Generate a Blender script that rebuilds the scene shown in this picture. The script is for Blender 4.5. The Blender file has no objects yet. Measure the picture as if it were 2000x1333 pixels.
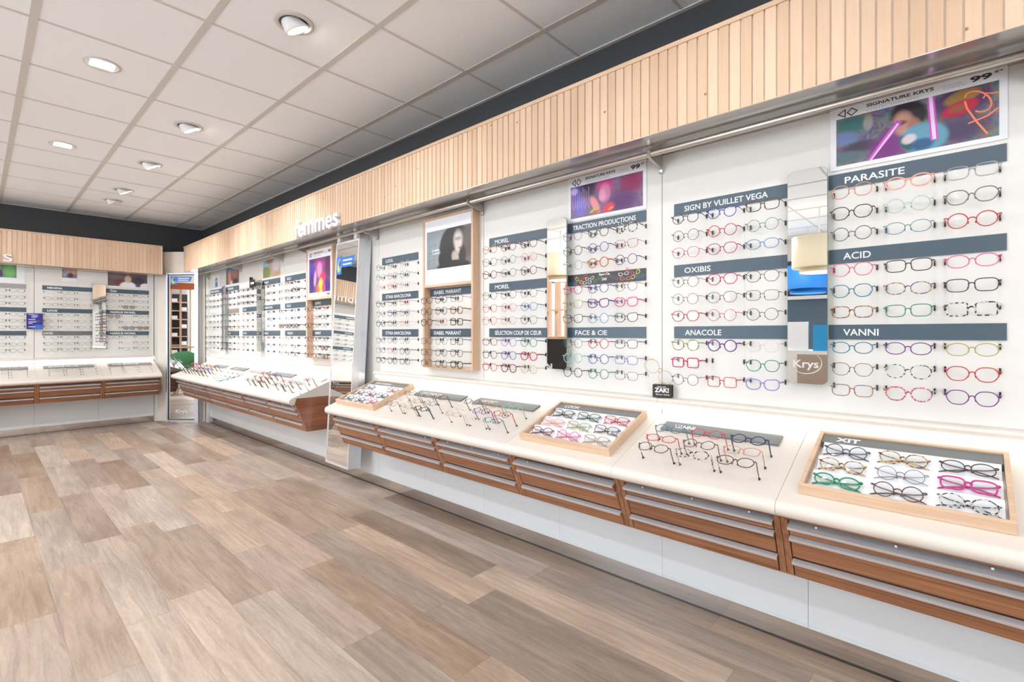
import bpy, math, random
from mathutils import Matrix, Vector
random.seed(7)
C = bpy.context.scene.collection
PI = math.pi

# ------------------------------------------------------------------ camera model (2000 x 1333 frame)
FPX, YAW, CYP, HC = 962.67, 0.8275, 652.2, 1.22
SN, CS = math.sin(YAW), math.cos(YAW)
def YonX(x, X):
    u = (x-1000)/FPX
    return X*(CS-u*SN)/(SN+u*CS)
def XonY(x, Y):
    u = (x-1000)/FPX
    return Y*(SN+u*CS)/(CS-u*SN)
cam_d = bpy.data.cameras.new('camera'); cam = bpy.data.objects.new('camera', cam_d); C.objects.link(cam)
cam_d.sensor_fit = 'HORIZONTAL'; cam_d.sensor_width = 36; cam_d.lens = FPX*36/2000
cam_d.shift_x = 0; cam_d.shift_y = -(666.5-CYP)/2000
cam_d.clip_start = 0.02
cam.location = (0, 0, HC); cam.rotation_euler = (PI/2, 0, -YAW)
bpy.context.scene.camera = cam

# ------------------------------------------------------------------ materials
def srgb(r, g, b):
    f = lambda v: ((v/255+.055)/1.055)**2.4 if v > 10 else v/255/12.92
    return (f(r), f(g), f(b), 1)
MATS = {}
def newmat(name):
    m = bpy.data.materials.new(name); m.use_nodes = True
    nt = m.node_tree; nt.nodes.clear()
    out = nt.nodes.new('ShaderNodeOutputMaterial')
    return m, nt, out
def N(nt, t, **kw):
    n = nt.nodes.new(t)
    for k, v in kw.items():
        if k.startswith('i_'):
            key = k[2:]
            n.inputs[int(key) if key.isdigit() else key.replace('_', ' ')].default_value = v
        else: setattr(n, k, v)
    return n
def L(nt, a, b): nt.links.new(a, b)
def pmat(name, col, rough=.5, metal=0., spec=.5, noise=0., nscale=20., coat=0., bump=0.):
    if name in MATS: return MATS[name]
    m, nt, out = newmat(name)
    p = N(nt, 'ShaderNodeBsdfPrincipled'); L(nt, p.outputs[0], out.inputs[0])
    p.inputs['Base Color'].default_value = col; p.inputs['Roughness'].default_value = rough
    p.inputs['Metallic'].default_value = metal; p.inputs['Specular IOR Level'].default_value = spec
    if coat: p.inputs['Coat Weight'].default_value = coat; p.inputs['Coat Roughness'].default_value = .08
    if noise or bump:
        tc = N(nt, 'ShaderNodeTexCoord'); nz = N(nt, 'ShaderNodeTexNoise'); nz.inputs['Scale'].default_value = nscale; nz.inputs['Detail'].default_value = 3
        L(nt, tc.outputs['Object'], nz.inputs['Vector'])
        if noise:
            mx = N(nt, 'ShaderNodeMix', data_type='RGBA')
            mx.inputs[6].default_value = tuple(c*(1-noise) for c in col[:3])+(1,)
            mx.inputs[7].default_value = tuple(min(1, c*(1+noise)) for c in col[:3])+(1,)
            L(nt, nz.outputs[0], mx.inputs[0]); L(nt, mx.outputs[2], p.inputs['Base Color'])
        if bump:
            b = N(nt, 'ShaderNodeBump'); b.inputs['Strength'].default_value = bump; b.inputs['Distance'].default_value = .002
            L(nt, nz.outputs[0], b.inputs['Height']); L(nt, b.outputs[0], p.inputs['Normal'])
    MATS[name] = m; return m
def emat(name, col, strength):
    if name in MATS: return MATS[name]
    m, nt, out = newmat(name)
    e = N(nt, 'ShaderNodeEmission'); e.inputs[0].default_value = col; e.inputs[1].default_value = strength
    L(nt, e.outputs[0], out.inputs[0]); MATS[name] = m; return m
def math_(nt, op, a, b=None, clamp=False):
    n = N(nt, 'ShaderNodeMath', operation=op); n.use_clamp = clamp
    for i, v in enumerate((a, b)):
        if v is None: continue
        if isinstance(v, (int, float)): n.inputs[i].default_value = v
        else: L(nt, v, n.inputs[i])
    return n.outputs[0]
def wood(name, c1, c2, axis='x', rough=.45, freq=60., stretch=.04, rnd=True, streak=.5, coat=0.):
    """grain running along the given local axis"""
    if name in MATS: return MATS[name]
    m, nt, out = newmat(name)
    p = N(nt, 'ShaderNodeBsdfPrincipled'); L(nt, p.outputs[0], out.inputs[0]); p.inputs['Roughness'].default_value = rough
    if coat: p.inputs['Coat Weight'].default_value = coat; p.inputs['Coat Roughness'].default_value = .15
    tc = N(nt, 'ShaderNodeTexCoord'); oi = N(nt, 'ShaderNodeObjectInfo')
    mp = N(nt, 'ShaderNodeMapping'); L(nt, tc.outputs['Object'], mp.inputs['Vector'])
    s = [freq]*3; s['xyz'.index(axis)] = freq*stretch; mp.inputs['Scale'].default_value = s
    ad = N(nt, 'ShaderNodeVectorMath', operation='ADD'); L(nt, mp.outputs[0], ad.inputs[0])
    if rnd:
        sc = N(nt, 'ShaderNodeVectorMath', operation='SCALE'); sc.inputs[0].default_value = (37, 91, 53)
        L(nt, oi.outputs['Random'], sc.inputs['Scale']); L(nt, sc.outputs[0], ad.inputs[1])
    n1 = N(nt, 'ShaderNodeTexNoise'); n1.inputs['Scale'].default_value = 1; n1.inputs['Detail'].default_value = 5; n1.inputs['Distortion'].default_value = .6
    L(nt, ad.outputs[0], n1.inputs['Vector'])
    n2 = N(nt, 'ShaderNodeTexNoise'); n2.inputs['Scale'].default_value = .17; n2.inputs['Detail'].default_value = 2
    L(nt, ad.outputs[0], n2.inputs['Vector'])
    a = math_(nt, 'MULTIPLY', n1.outputs[0], streak); b = math_(nt, 'MULTIPLY', n2.outputs[0], 1-streak)
    s_ = math_(nt, 'ADD', a, b)
    cr = N(nt, 'ShaderNodeMapRange'); cr.inputs[1].default_value = .33; cr.inputs[2].default_value = .67; L(nt, s_, cr.inputs[0])
    mx = N(nt, 'ShaderNodeMix', data_type='RGBA'); mx.inputs[6].default_value = c1; mx.inputs[7].default_value = c2
    L(nt, cr.outputs[0], mx.inputs[0]); L(nt, mx.outputs[2], p.inputs['Base Color'])
    MATS[name] = m; return m
def slat_mat():
    m, nt, out = newmat('oak_slats')
    p = N(nt, 'ShaderNodeBsdfPrincipled'); L(nt, p.outputs[0], out.inputs[0]); p.inputs['Roughness'].default_value = .55
    tc = N(nt, 'ShaderNodeTexCoord'); sp = N(nt, 'ShaderNodeSeparateXYZ'); L(nt, tc.outputs['Object'], sp.inputs[0])
    i = math_(nt, 'FLOOR', math_(nt, 'DIVIDE', sp.outputs[0], PITCH))
    wn = N(nt, 'ShaderNodeTexWhiteNoise', noise_dimensions='1D'); L(nt, i, wn.inputs['W'])
    cb = N(nt, 'ShaderNodeCombineXYZ')
    L(nt, math_(nt, 'MULTIPLY', sp.outputs[0], 90.), cb.inputs[0]); L(nt, math_(nt, 'MULTIPLY', sp.outputs[1], 90.), cb.inputs[1])
    L(nt, math_(nt, 'ADD', math_(nt, 'MULTIPLY', sp.outputs[2], 5.), math_(nt, 'MULTIPLY', wn.outputs[0], 60.)), cb.inputs[2])
    nz = N(nt, 'ShaderNodeTexNoise'); nz.inputs['Scale'].default_value = 1.2; nz.inputs['Detail'].default_value = 4; nz.inputs['Distortion'].default_value = .8
    L(nt, cb.outputs[0], nz.inputs['Vector'])
    v = math_(nt, 'ADD', math_(nt, 'MULTIPLY', wn.outputs[0], .6), math_(nt, 'MULTIPLY', nz.outputs[0], .55))
    mx = N(nt, 'ShaderNodeMix', data_type='RGBA'); mx.inputs[6].default_value = srgb(204, 171, 140); mx.inputs[7].default_value = srgb(231, 203, 176)
    L(nt, v, mx.inputs[0])
    kc = N(nt, 'ShaderNodeCombineXYZ'); L(nt, sp.outputs[0], kc.inputs[0]); L(nt, sp.outputs[2], kc.inputs[1])
    vo = N(nt, 'ShaderNodeTexVoronoi', voronoi_dimensions='2D'); vo.inputs['Scale'].default_value = 3.2; L(nt, kc.outputs[0], vo.inputs['Vector'])
    kn = N(nt, 'ShaderNodeMapRange'); kn.inputs[1].default_value = .010; kn.inputs[2].default_value = .022; L(nt, vo.outputs['Distance'], kn.inputs[0])
    mk = N(nt, 'ShaderNodeMix', data_type='RGBA'); mk.inputs[6].default_value = srgb(150, 105, 72)
    L(nt, kn.outputs[0], mk.inputs[0]); L(nt, mx.outputs[2], mk.inputs[7]); L(nt, mk.outputs[2], p.inputs['Base Color'])
    return m
PITCH = .0409
def floor_mat():
    m, nt, out = newmat('vinyl_plank_floor')
    p = N(nt, 'ShaderNodeBsdfPrincipled'); L(nt, p.outputs[0], out.inputs[0])
    p.inputs['Specular IOR Level'].default_value = .45
    tc = N(nt, 'ShaderNodeTexCoord'); sp = N(nt, 'ShaderNodeSeparateXYZ'); L(nt, tc.outputs['Object'], sp.inputs[0])
    xs = math_(nt, 'DIVIDE', math_(nt, 'SUBTRACT', sp.outputs[0], .06), .18)
    i = math_(nt, 'FLOOR', xs); fx = math_(nt, 'FRACT', xs)
    w1 = N(nt, 'ShaderNodeTexWhiteNoise', noise_dimensions='1D'); L(nt, i, w1.inputs['W'])
    ys = math_(nt, 'ADD', math_(nt, 'DIVIDE', math_(nt, 'SUBTRACT', sp.outputs[1], .03), 1.2), w1.outputs[0])
    j = math_(nt, 'FLOOR', ys); fy = math_(nt, 'FRACT', ys)
    cb = N(nt, 'ShaderNodeCombineXYZ'); L(nt, i, cb.inputs[0]); L(nt, j, cb.inputs[1])
    w2 = N(nt, 'ShaderNodeTexWhiteNoise', noise_dimensions='2D'); L(nt, cb.outputs[0], w2.inputs['Vector'])
    sp2 = N(nt, 'ShaderNodeSeparateColor'); L(nt, w2.outputs['Color'], sp2.inputs[0])
    g = N(nt, 'ShaderNodeCombineXYZ')
    L(nt, math_(nt, 'MULTIPLY', sp.outputs[0], 34.), g.inputs[0]); L(nt, math_(nt, 'MULTIPLY', sp.outputs[1], 2.4), g.inputs[1])
    L(nt, math_(nt, 'MULTIPLY', w2.outputs[0], 80.), g.inputs[2])
    n1 = N(nt, 'ShaderNodeTexNoise'); n1.inputs['Scale'].default_value = 1; n1.inputs['Detail'].default_value = 6; n1.inputs['Roughness'].default_value = .62; n1.inputs['Distortion'].default_value = 1.1
    L(nt, g.outputs[0], n1.inputs['Vector'])
    g2 = N(nt, 'ShaderNodeCombineXYZ')
    L(nt, math_(nt, 'MULTIPLY', sp.outputs[0], 6.), g2.inputs[0]); L(nt, math_(nt, 'MULTIPLY', sp.outputs[1], 1.7), g2.inputs[1])
    L(nt, math_(nt, 'MULTIPLY', w2.outputs[0], 50.), g2.inputs[2])
    n2 = N(nt, 'ShaderNodeTexNoise'); n2.inputs['Scale'].default_value = 1; n2.inputs['Detail'].default_value = 3
    L(nt, g2.outputs[0], n2.inputs['Vector'])
    n3 = N(nt, 'ShaderNodeTexNoise'); n3.inputs['Scale'].default_value = 190; n3.inputs['Detail'].default_value = 2
    mp3 = N(nt, 'ShaderNodeMapping'); mp3.inputs['Scale'].default_value = (1, .12, 1); L(nt, tc.outputs['Object'], mp3.inputs[0]); L(nt, mp3.outputs[0], n3.inputs['Vector'])
    tone = math_(nt, 'ADD', math_(nt, 'MULTIPLY', sp2.outputs[0], .52), math_(nt, 'MULTIPLY', n2.outputs[0], .62))
    tone = math_(nt, 'SUBTRACT', tone, .10)
    mx = N(nt, 'ShaderNodeMix', data_type='RGBA'); mx.inputs[6].default_value = srgb(126, 102, 85); mx.inputs[7].default_value = srgb(220, 200, 182)
    L(nt, tone, mx.inputs[0])
    gr = N(nt, 'ShaderNodeMapRange'); gr.inputs[1].default_value = .3; gr.inputs[2].default_value = .72; gr.inputs[3].default_value = .72; gr.inputs[4].default_value = 1.16
    L(nt, n1.outputs[0], gr.inputs[0])
    fi = N(nt, 'ShaderNodeMapRange'); fi.inputs[1].default_value = .3; fi.inputs[2].default_value = .7; fi.inputs[3].default_value = .93; fi.inputs[4].default_value = 1.06
    L(nt, n3.outputs[0], fi.inputs[0])
    ex = math_(nt, 'MINIMUM', fx, math_(nt, 'SUBTRACT', 1., fx)); ey = math_(nt, 'MULTIPLY', math_(nt, 'MINIMUM', fy, math_(nt, 'SUBTRACT', 1., fy)), 1.2/.18)
    e = math_(nt, 'MINIMUM', ex, ey)
    er = N(nt, 'ShaderNodeMapRange'); er.inputs[1].default_value = .002; er.inputs[2].default_value = .012; er.inputs[3].default_value = .72; er.inputs[4].default_value = 1.
    L(nt, e, er.inputs[0])
    k = math_(nt, 'MULTIPLY', math_(nt, 'MULTIPLY', gr.outputs[0], er.outputs[0]), fi.outputs[0])
    sc = N(nt, 'ShaderNodeVectorMath', operation='SCALE'); L(nt, mx.outputs[2], sc.inputs[0]); L(nt, k, sc.inputs['Scale'])
    # slight hue change between boards
    hu = N(nt, 'ShaderNodeHueSaturation'); L(nt, sc.outputs[0], hu.inputs['Color'])
    sr = N(nt, 'ShaderNodeMapRange'); sr.inputs[3].default_value = .78; sr.inputs[4].default_value = 1.25; L(nt, sp2.outputs[1], sr.inputs[0]); L(nt, sr.outputs[0], hu.inputs['Saturation'])
    L(nt, hu.outputs[0], p.inputs['Base Color'])
    rr = N(nt, 'ShaderNodeMapRange'); rr.inputs[3].default_value = .30; rr.inputs[4].default_value = .46; L(nt, n1.outputs[0], rr.inputs[0]); L(nt, rr.outputs[0], p.inputs['Roughness'])
    b = N(nt, 'ShaderNodeBump'); b.inputs['Strength'].default_value = .15; b.inputs['Distance'].default_value = .001; L(nt, k, b.inputs['Height']); L(nt, b.outputs[0], p.inputs['Normal'])
    return m
def blob_mat(name, base, blobs, noise=.0, nsc=30., rough=.35, grad=None):
    """printed picture: soft ellipses (cx, cy, rx, ry, rot, soft, colour) over a base, in the local x/z plane"""
    m, nt, out = newmat(name)
    p = N(nt, 'ShaderNodeBsdfPrincipled'); L(nt, p.outputs[0], out.inputs[0]); p.inputs['Roughness'].default_value = rough
    tc = N(nt, 'ShaderNodeTexCoord'); sp = N(nt, 'ShaderNodeSeparateXYZ'); L(nt, tc.outputs['Object'], sp.inputs[0])
    nz = N(nt, 'ShaderNodeTexNoise'); nz.inputs['Scale'].default_value = nsc; nz.inputs['Detail'].default_value = 4; L(nt, tc.outputs['Object'], nz.inputs['Vector'])
    cur = None
    mx = N(nt, 'ShaderNodeMix', data_type='RGBA'); mx.inputs[6].default_value = base; b2 = grad or tuple(c*.6 for c in base[:3])+(1,)
    mx.inputs[7].default_value = b2; L(nt, nz.outputs[0], mx.inputs[0]); cur = mx.outputs[2]
    if noise:
        vo = N(nt, 'ShaderNodeTexNoise'); vo.inputs['Scale'].default_value = nsc*1.6; vo.inputs['Detail'].default_value = 3; vo.inputs['Distortion'].default_value = 1.5; L(nt, tc.outputs['Object'], vo.inputs['Vector'])
        m2 = N(nt, 'ShaderNodeMix', data_type='RGBA'); m2.inputs[0].default_value = noise*1.5; hs = N(nt, 'ShaderNodeHueSaturation'); hs.inputs['Saturation'].default_value = 1.8; L(nt, vo.outputs['Color'], hs.inputs['Color']); L(nt, cur, m2.inputs[6]); L(nt, hs.outputs[0], m2.inputs[7]); cur = m2.outputs[2]
    for (cx, cy, rx, ry, rot, soft, col) in blobs:
        dx = math_(nt, 'SUBTRACT', sp.outputs[0], cx); dy = math_(nt, 'SUBTRACT', sp.outputs[2], cy)
        c_, s_ = math.cos(rot), math.sin(rot)
        ux = math_(nt, 'ADD', math_(nt, 'MULTIPLY', dx, c_/rx), math_(nt, 'MULTIPLY', dy, s_/rx))
        uy = math_(nt, 'ADD', math_(nt, 'MULTIPLY', dx, -s_/ry), math_(nt, 'MULTIPLY', dy, c_/ry))
        r2 = math_(nt, 'ADD', math_(nt, 'MULTIPLY', ux, ux), math_(nt, 'MULTIPLY', uy, uy))
        mr = N(nt, 'ShaderNodeMapRange', interpolation_type='SMOOTHSTEP'); mr.inputs[1].default_value = max(.01, 1-1.6*soft); mr.inputs[2].default_value = 1+1.6*soft
        mr.inputs[3].default_value = 1; mr.inputs[4].default_value = 0; L(nt, r2, mr.inputs[0])
        mm = N(nt, 'ShaderNodeMix', data_type='RGBA'); L(nt, mr.outputs[0], mm.inputs[0]); L(nt, cur, mm.inputs[6]); mm.inputs[7].default_value = col
        cur = mm.outputs[2]
    L(nt, cur, p.inputs['Base Color'])
    return m
def lens_mat(name, tint, alpha, glossw=.5):
    m, nt, out = newmat(name)
    t = N(nt, 'ShaderNodeBsdfTransparent'); t.inputs[0].default_value = tint
    g = N(nt, 'ShaderNodeBsdfGlossy'); g.inputs[1].default_value = .03
    fr = N(nt, 'ShaderNodeFresnel'); fr.inputs[0].default_value = 1.5
    mx = N(nt, 'ShaderNodeMixShader'); L(nt, math_(nt, 'MULTIPLY', fr.outputs[0], glossw), mx.inputs[0]); L(nt, t.outputs[0], mx.inputs[1]); L(nt, g.outputs[0], mx.inputs[2])
    if alpha > 0:
        d = N(nt, 'ShaderNodeBsdfDiffuse'); d.inputs[0].default_value = tint if alpha > .5 else (1, 1, 1, 1)
        m2 = N(nt, 'ShaderNodeMixShader'); m2.inputs[0].default_value = alpha; L(nt, mx.outputs[0], m2.inputs[1]); L(nt, d.outputs[0], m2.inputs[2]); L(nt, m2.outputs[0], out.inputs[0])
    else: L(nt, mx.outputs[0], out.inputs[0])
    return m
def tort_mat(name, c1, c2, scale=110, c3=None, rough=.2):
    m, nt, out = newmat(name)
    p = N(nt, 'ShaderNodeBsdfPrincipled'); L(nt, p.outputs[0], out.inputs[0]); p.inputs['Roughness'].default_value = rough
    tc = N(nt, 'ShaderNodeTexCoord'); nz = N(nt, 'ShaderNodeTexNoise'); nz.inputs['Scale'].default_value = scale; nz.inputs['Detail'].default_value = 1
    L(nt, tc.outputs['Object'], nz.inputs['Vector'])
    cr = N(nt, 'ShaderNodeValToRGB'); cr.color_ramp.interpolation = 'CONSTANT' if c3 else 'LINEAR'
    el = cr.color_ramp.elements; el[0].position = .0 if c3 else .46; el[0].color = c1; el[1].position = .5 if c3 else .54; el[1].color = c2
    if c3: e3 = el.new(.58); e3.color = c3
    L(nt, nz.outputs[0], cr.inputs[0]); L(nt, cr.outputs[0], p.inputs['Base Color'])
    return m

M_WHITE = pmat('satin_white_laminate', srgb(228, 227, 223), .42, noise=.015, nscale=6)
M_BASE = pmat('gloss_white_base', srgb(222, 227, 230), .16, noise=.01, nscale=4)
M_COUNTER = pmat('cream_solid_surface', srgb(222, 214, 205), .38, noise=.012, nscale=8)
M_CEIL = pmat('mineral_ceiling_tile', srgb(240, 244, 248), .9, noise=.02, nscale=90, bump=.15)
M_RUN = pmat('ceiling_runner_white', srgb(206, 202, 198), .6, noise=.01, nscale=20)
M_DARK = pmat('anthracite_paint', srgb(64, 66, 70), .6, noise=.05, nscale=3)
M_BEIGE = pmat('warm_white_paint', srgb(226, 218, 207), .7, noise=.01, nscale=5)
M_SLATE = pmat('slate_blue_plate', srgb(74, 92, 106), .38, noise=.03, nscale=40)
M_SIGNG = pmat('grey_plate', srgb(112, 116, 117), .35, noise=.03, nscale=40)
M_SIGNL = pmat('pale_grey_plate', srgb(158, 158, 158), .35, noise=.03, nscale=40)
M_SIGNB = pmat('taupe_plate', srgb(166, 150, 138), .35, noise=.03, nscale=40)
M_TEXT = pmat('white_vinyl_text', srgb(240, 240, 240), .5, noise=.01, nscale=40)
M_TEXTK = pmat('dark_print', srgb(52, 44, 48), .5, noise=.02, nscale=40)
M_TEXTG = pmat('grey_print', srgb(178, 180, 190), .5, noise=.02, nscale=40)
M_ALU = pmat('brushed_aluminium', srgb(222, 222, 226), .36, metal=.45, noise=.03, nscale=60)
M_STEEL = pmat('brushed_steel_rod', srgb(205, 198, 190), .34, metal=1., noise=.03, nscale=80)
M_PLINTH = pmat('mirror_plinth', srgb(222, 220, 218), .05, metal=1., noise=.02, nscale=10)
M_SOFFIT = pmat('glossy_grey_soffit', srgb(182, 180, 177), .17, metal=.55, noise=.02, nscale=6)
M_BLACK = pmat('black_plastic', srgb(30, 24, 24), .4, noise=.05, nscale=50)
M_MIRROR = pmat('mirror_glass', (.88, .9, .89, 1), .0, metal=1.)
M_MEDGE = pmat('green_glass_edge', srgb(120, 150, 140), .2, noise=.05, nscale=30)
M_FRAME = pmat('silver_frame', srgb(214, 218, 226), .3, metal=.85, noise=.02, nscale=30)
M_PAPER = pmat('white_paper', srgb(236, 238, 243), .35, noise=.01, nscale=30)
M_OAK = wood('pale_oak', srgb(198, 166, 136), srgb(226, 196, 168), 'x', .5, 70, .06)
M_OAKZ = wood('pale_oak_upright', srgb(198, 160, 130), srgb(226, 192, 164), 'z', .5, 70, .06)
M_WALNUT = wood('walnut_veneer', srgb(112, 73, 51), srgb(178, 124, 88), 'x', .34, 95, .03, streak=.6)
M_WALNZ = wood('walnut_veneer_upright', srgb(122, 80, 55), srgb(178, 126, 90), 'z', .38, 80, .03, streak=.6)
M_WALNY = wood('walnut_end_panel', srgb(116, 70, 50), srgb(178, 118, 88), 'y', .22, 80, .03, streak=.6, coat=.2)
M_CARC = pmat('shaded_cabinet_inside', srgb(70, 52, 44), .6, noise=.1, nscale=20)  # shade put into the wood colour so drawer gaps read black
M_TEXTURE_SLAT = slat_mat()
M_FLOOR = floor_mat()
M_LED = emat('led_strip_glow', (1, .96, .90, 1), 3.0)
M_LAMP = emat('downlight_disc', (1, .93, .80, 1), 26.)
M_LAMP2 = emat('downlight_tube', (1, .97, .92, 1), 3.5)

# ------------------------------------------------------------------ mesh building
class MB:
    def __init__(s): s.v = []; s.f = []; s.m = []; s.mi = 0
    def add(s, vs, fs):
        o = len(s.v); s.v += [tuple(v) for v in vs]; s.f += [tuple(i+o for i in f) for f in fs]; s.m += [s.mi]*len(fs); return s
    def box(s, x0, x1, y0, y1, z0, z1):
        x0, x1 = sorted((x0, x1)); y0, y1 = sorted((y0, y1)); z0, z1 = sorted((z0, z1))
        return s.add([(x0,y0,z0),(x1,y0,z0),(x1,y1,z0),(x0,y1,z0),(x0,y0,z1),(x1,y0,z1),(x1,y1,z1),(x0,y1,z1)],
                     [(3,2,1,0),(4,5,6,7),(0,1,5,4),(1,2,6,5),(2,3,7,6),(3,0,4,7)])
    def prism(s, prof, x0, x1):
        """profile of (y, z) extruded along x"""
        n = len(prof); a = sum(prof[i][0]*prof[(i+1)%n][1]-prof[(i+1)%n][0]*prof[i][1] for i in range(n))
        if a < 0: prof = prof[::-1]
        vs = [(x0,y,z) for y,z in prof]+[(x1,y,z) for y,z in prof]
        fs = [tuple(range(n))[::-1], tuple(range(n,2*n))]+[(i,(i+1)%n,(i+1)%n+n,i+n) for i in range(n)]
        return s.add(vs, fs)
    def poly(s, prof, y0, y1):
        """profile of (x, z) extruded along y"""
        n = len(prof); a = sum(prof[i][0]*prof[(i+1)%n][1]-prof[(i+1)%n][0]*prof[i][1] for i in range(n))
        if a < 0: prof = prof[::-1]
        y0, y1 = sorted((y0, y1))
        vs = [(x,y0,z) for x,z in prof]+[(x,y1,z) for x,z in prof]
        fs = [tuple(range(n)), tuple(range(n,2*n))[::-1]]+[((i+1)%n,i,i+n,(i+1)%n+n) for i in range(n)]
        return s.add(vs, fs)
    def tube(s, pts, r, k=6, closed=False, sq=None):
        """tube through pts; sq=(a,b) makes an elliptical section: a across, b along up"""
        P = [Vector(p) for p in pts]; n = len(P); base = len(s.v); vs = []
        for i in range(n):
            a = P[(i-1)%n] if (closed or i > 0) else P[i]; b = P[(i+1)%n] if (closed or i < n-1) else P[i]
            t = (b-a).normalized(); up = Vector((0,1,0)) if abs(t.y) < .9 else Vector((0,0,1))
            u = t.cross(up).normalized(); w = u.cross(t).normalized()
            rr = r[i] if isinstance(r, (list, tuple)) else r
            ra, rb = (rr, rr) if sq is None else (rr*sq[0], rr*sq[1])
            for j in range(k):
                an = 2*PI*(j+.5)/k; vs.append(P[i]+u*math.cos(an)*ra+w*math.sin(an)*rb)
        fs = []
        for i in range(n if closed else n-1):
            for j in range(k):
                a0 = i*k+j; a1 = i*k+(j+1)%k; b0 = ((i+1)%n)*k+j; b1 = ((i+1)%n)*k+(j+1)%k
                fs.append((a0,a1,b1,b0))
        if not closed: fs += [tuple(range(k))[::-1], tuple(range((n-1)*k, n*k))]
        return s.add(vs, fs)
    def lathe(s, prof, k=24, o=(0,0,0), cap=True):
        vs = [(o[0]+r*math.cos(2*PI*j/k), o[1]+r*math.sin(2*PI*j/k), o[2]+z) for r, z in prof for j in range(k)]
        fs = [(i*k+j, i*k+(j+1)%k, (i+1)*k+(j+1)%k, (i+1)*k+j) for i in range(len(prof)-1) for j in range(k)]
        return s.add(vs, fs)
    def xf(s, M):
        s.v = [tuple(M @ Vector(v)) for v in s.v]; return s
    def mesh(s, name, mats, smooth=False):
        me = bpy.data.meshes.new(name); me.from_pydata(s.v, [], s.f)
        for m in (mats if isinstance(mats, (list, tuple)) else [mats]): me.materials.append(m)
        if any(s.m): me.polygons.foreach_set('material_index', s.m)
        if smooth: me.polygons.foreach_set('use_smooth', [True]*len(me.polygons))
        me.update(); return me
    def build(s, name, mat, parent=None, smooth=False, mw=None, label=None):
        o = bpy.data.objects.new(name, s.mesh(name, mat, smooth)); C.objects.link(o)
        if parent is not None: o.parent = parent
        if mw is not None: o.matrix_basis = mw
        if label: o['label'] = label
        return o
def tag(o, label, cat, group=None, kind=None):
    if label: o['label'] = label
    if cat: o['category'] = cat
    if group: o['group'] = group
    if kind: o['kind'] = kind
    return o
def thing(name, label, cat, M, group=None):
    o = bpy.data.objects.new(name, None); C.objects.link(o); o.empty_display_size = .1; o.matrix_basis = M
    return tag(o, label, cat, group)
def struct(name, mb, mat, mw=None, smooth=False):
    return tag(mb.build(name, mat, None, smooth, mw), None, None, None, 'structure')
T = Matrix.Translation
def RX(a): return Matrix.Rotation(a, 4, 'X')
def RY(a): return Matrix.Rotation(a, 4, 'Y')
def RZ(a): return Matrix.Rotation(a, 4, 'Z')
# local wall frames: x to the viewer's right, y into the wall, z up
FR = T((2.18, 0, 0)) @ RZ(-PI/2)
FB = T((0, 8.33, 0))

def text_mesh(txt, bold=0., ext=.0):
    cu = bpy.data.curves.new('t', 'FONT'); cu.body = txt; cu.size = 1; cu.offset = bold; cu.extrude = ext; cu.resolution_u = 3
    ob = bpy.data.objects.new('t', cu); C.objects.link(ob)
    bpy.context.view_layer.update()
    dg = bpy.context.evaluated_depsgraph_get()
    me = bpy.data.meshes.new_from_object(ob.evaluated_get(dg)); bpy.data.objects.remove(ob); bpy.data.curves.remove(cu)
    return me
def lettering(txt, x0, x1, zb, h, y, mat, parent, name='lettering', bold=.012, thick=.0006, label=None):
    """text whose letters span x0..x1, baseline zb, cap height h, standing in the local x/z plane"""
    me = text_mesh(txt, bold, .5)
    xs = [v.co.x for v in me.vertices]; ys = [v.co.y for v in me.vertices]
    a, b = min(xs), max(xs); caph = .729 if 'Krys' not in txt and txt.upper() == txt else .729
    sx = (x1-x0)/(b-a); sz = h/caph
    for v in me.vertices:
        X, Y, Z = v.co; v.co = (x0+(X-a)*sx, y-Z*thick, zb+Y*sz)
    me.materials.clear(); me.materials.append(mat)
    me.name = name
    o = bpy.data.objects.new(name, me); C.objects.link(o); o.parent = parent
    if label: o['label'] = label
    return o

# ------------------------------------------------------------------ room shell
XW, YW, ZC = 2.335, 8.54, HC+1.574
XL, YF = -4.9, -3.2
struct('floor', MB().box(XL-.1, XW+.1, YF-.1, YW+.1, -.05, 0), M_FLOOR)
# ceiling tiles with cut-outs are solid; the runner grid hangs 3 mm below
struct('ceiling', MB().box(XL-.1, XW+.1, YF-.1, YW+.1, ZC, ZC+.08), M_CEIL)
g = MB()
gx0, gy0 = .1947, 2.8089
for k in range(-9, 5):
    x = gx0+.6*k
    if XL < x < XW-.02: g.box(x-.0165, x+.0165, YF, YW, ZC-.003, ZC)
struct('trim_1', g, M_RUN)
g = MB()
for k in range(-12, 11):
    y = gy0+.6*k
    if YF < y < YW-.02:
        xs = [XL]+[gx0+.6*q for q in range(-9, 5) if XL < gx0+.6*q < XW]+[XW]
        for a, b in zip(xs[:-1], xs[1:]):
            g.box(a+(.0165 if a > XL else 0), b-(.0165 if b < XW else 0), y-.0085, y+.0085, ZC-.0025, ZC)
struct('trim_2', g, M_RUN)
struct('trim_3', MB().box(XW-.022, XW, YF, YW, ZC-.006, ZC).box(XL, XW-.022, YW-.022, YW, ZC-.006, ZC), M_RUN)
struct('wall_right', MB().box(XW, XW+.1, YF-.1, YW+.1, 0, ZC), M_DARK)
struct('wall_back', MB().box(XL-.1, XW, YW, YW+.1, 0, ZC), M_DARK)
# left wall with a tall window near the far corner, front wall with an added shop window for daylight
struct('wall_left', MB().box(XL-.1, XL, YF, -2.8, 0, ZC).box(XL-.1, XL, -2.8, 3.1, 0, ZC).box(XL-.1, XL, 3.1, 7.6, 2.45, ZC).box(XL-.1, XL, 7.6, YW, 0, ZC).box(XL-.1, XL, 3.1, 7.6, 0, .08), M_BEIGE)

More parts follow.
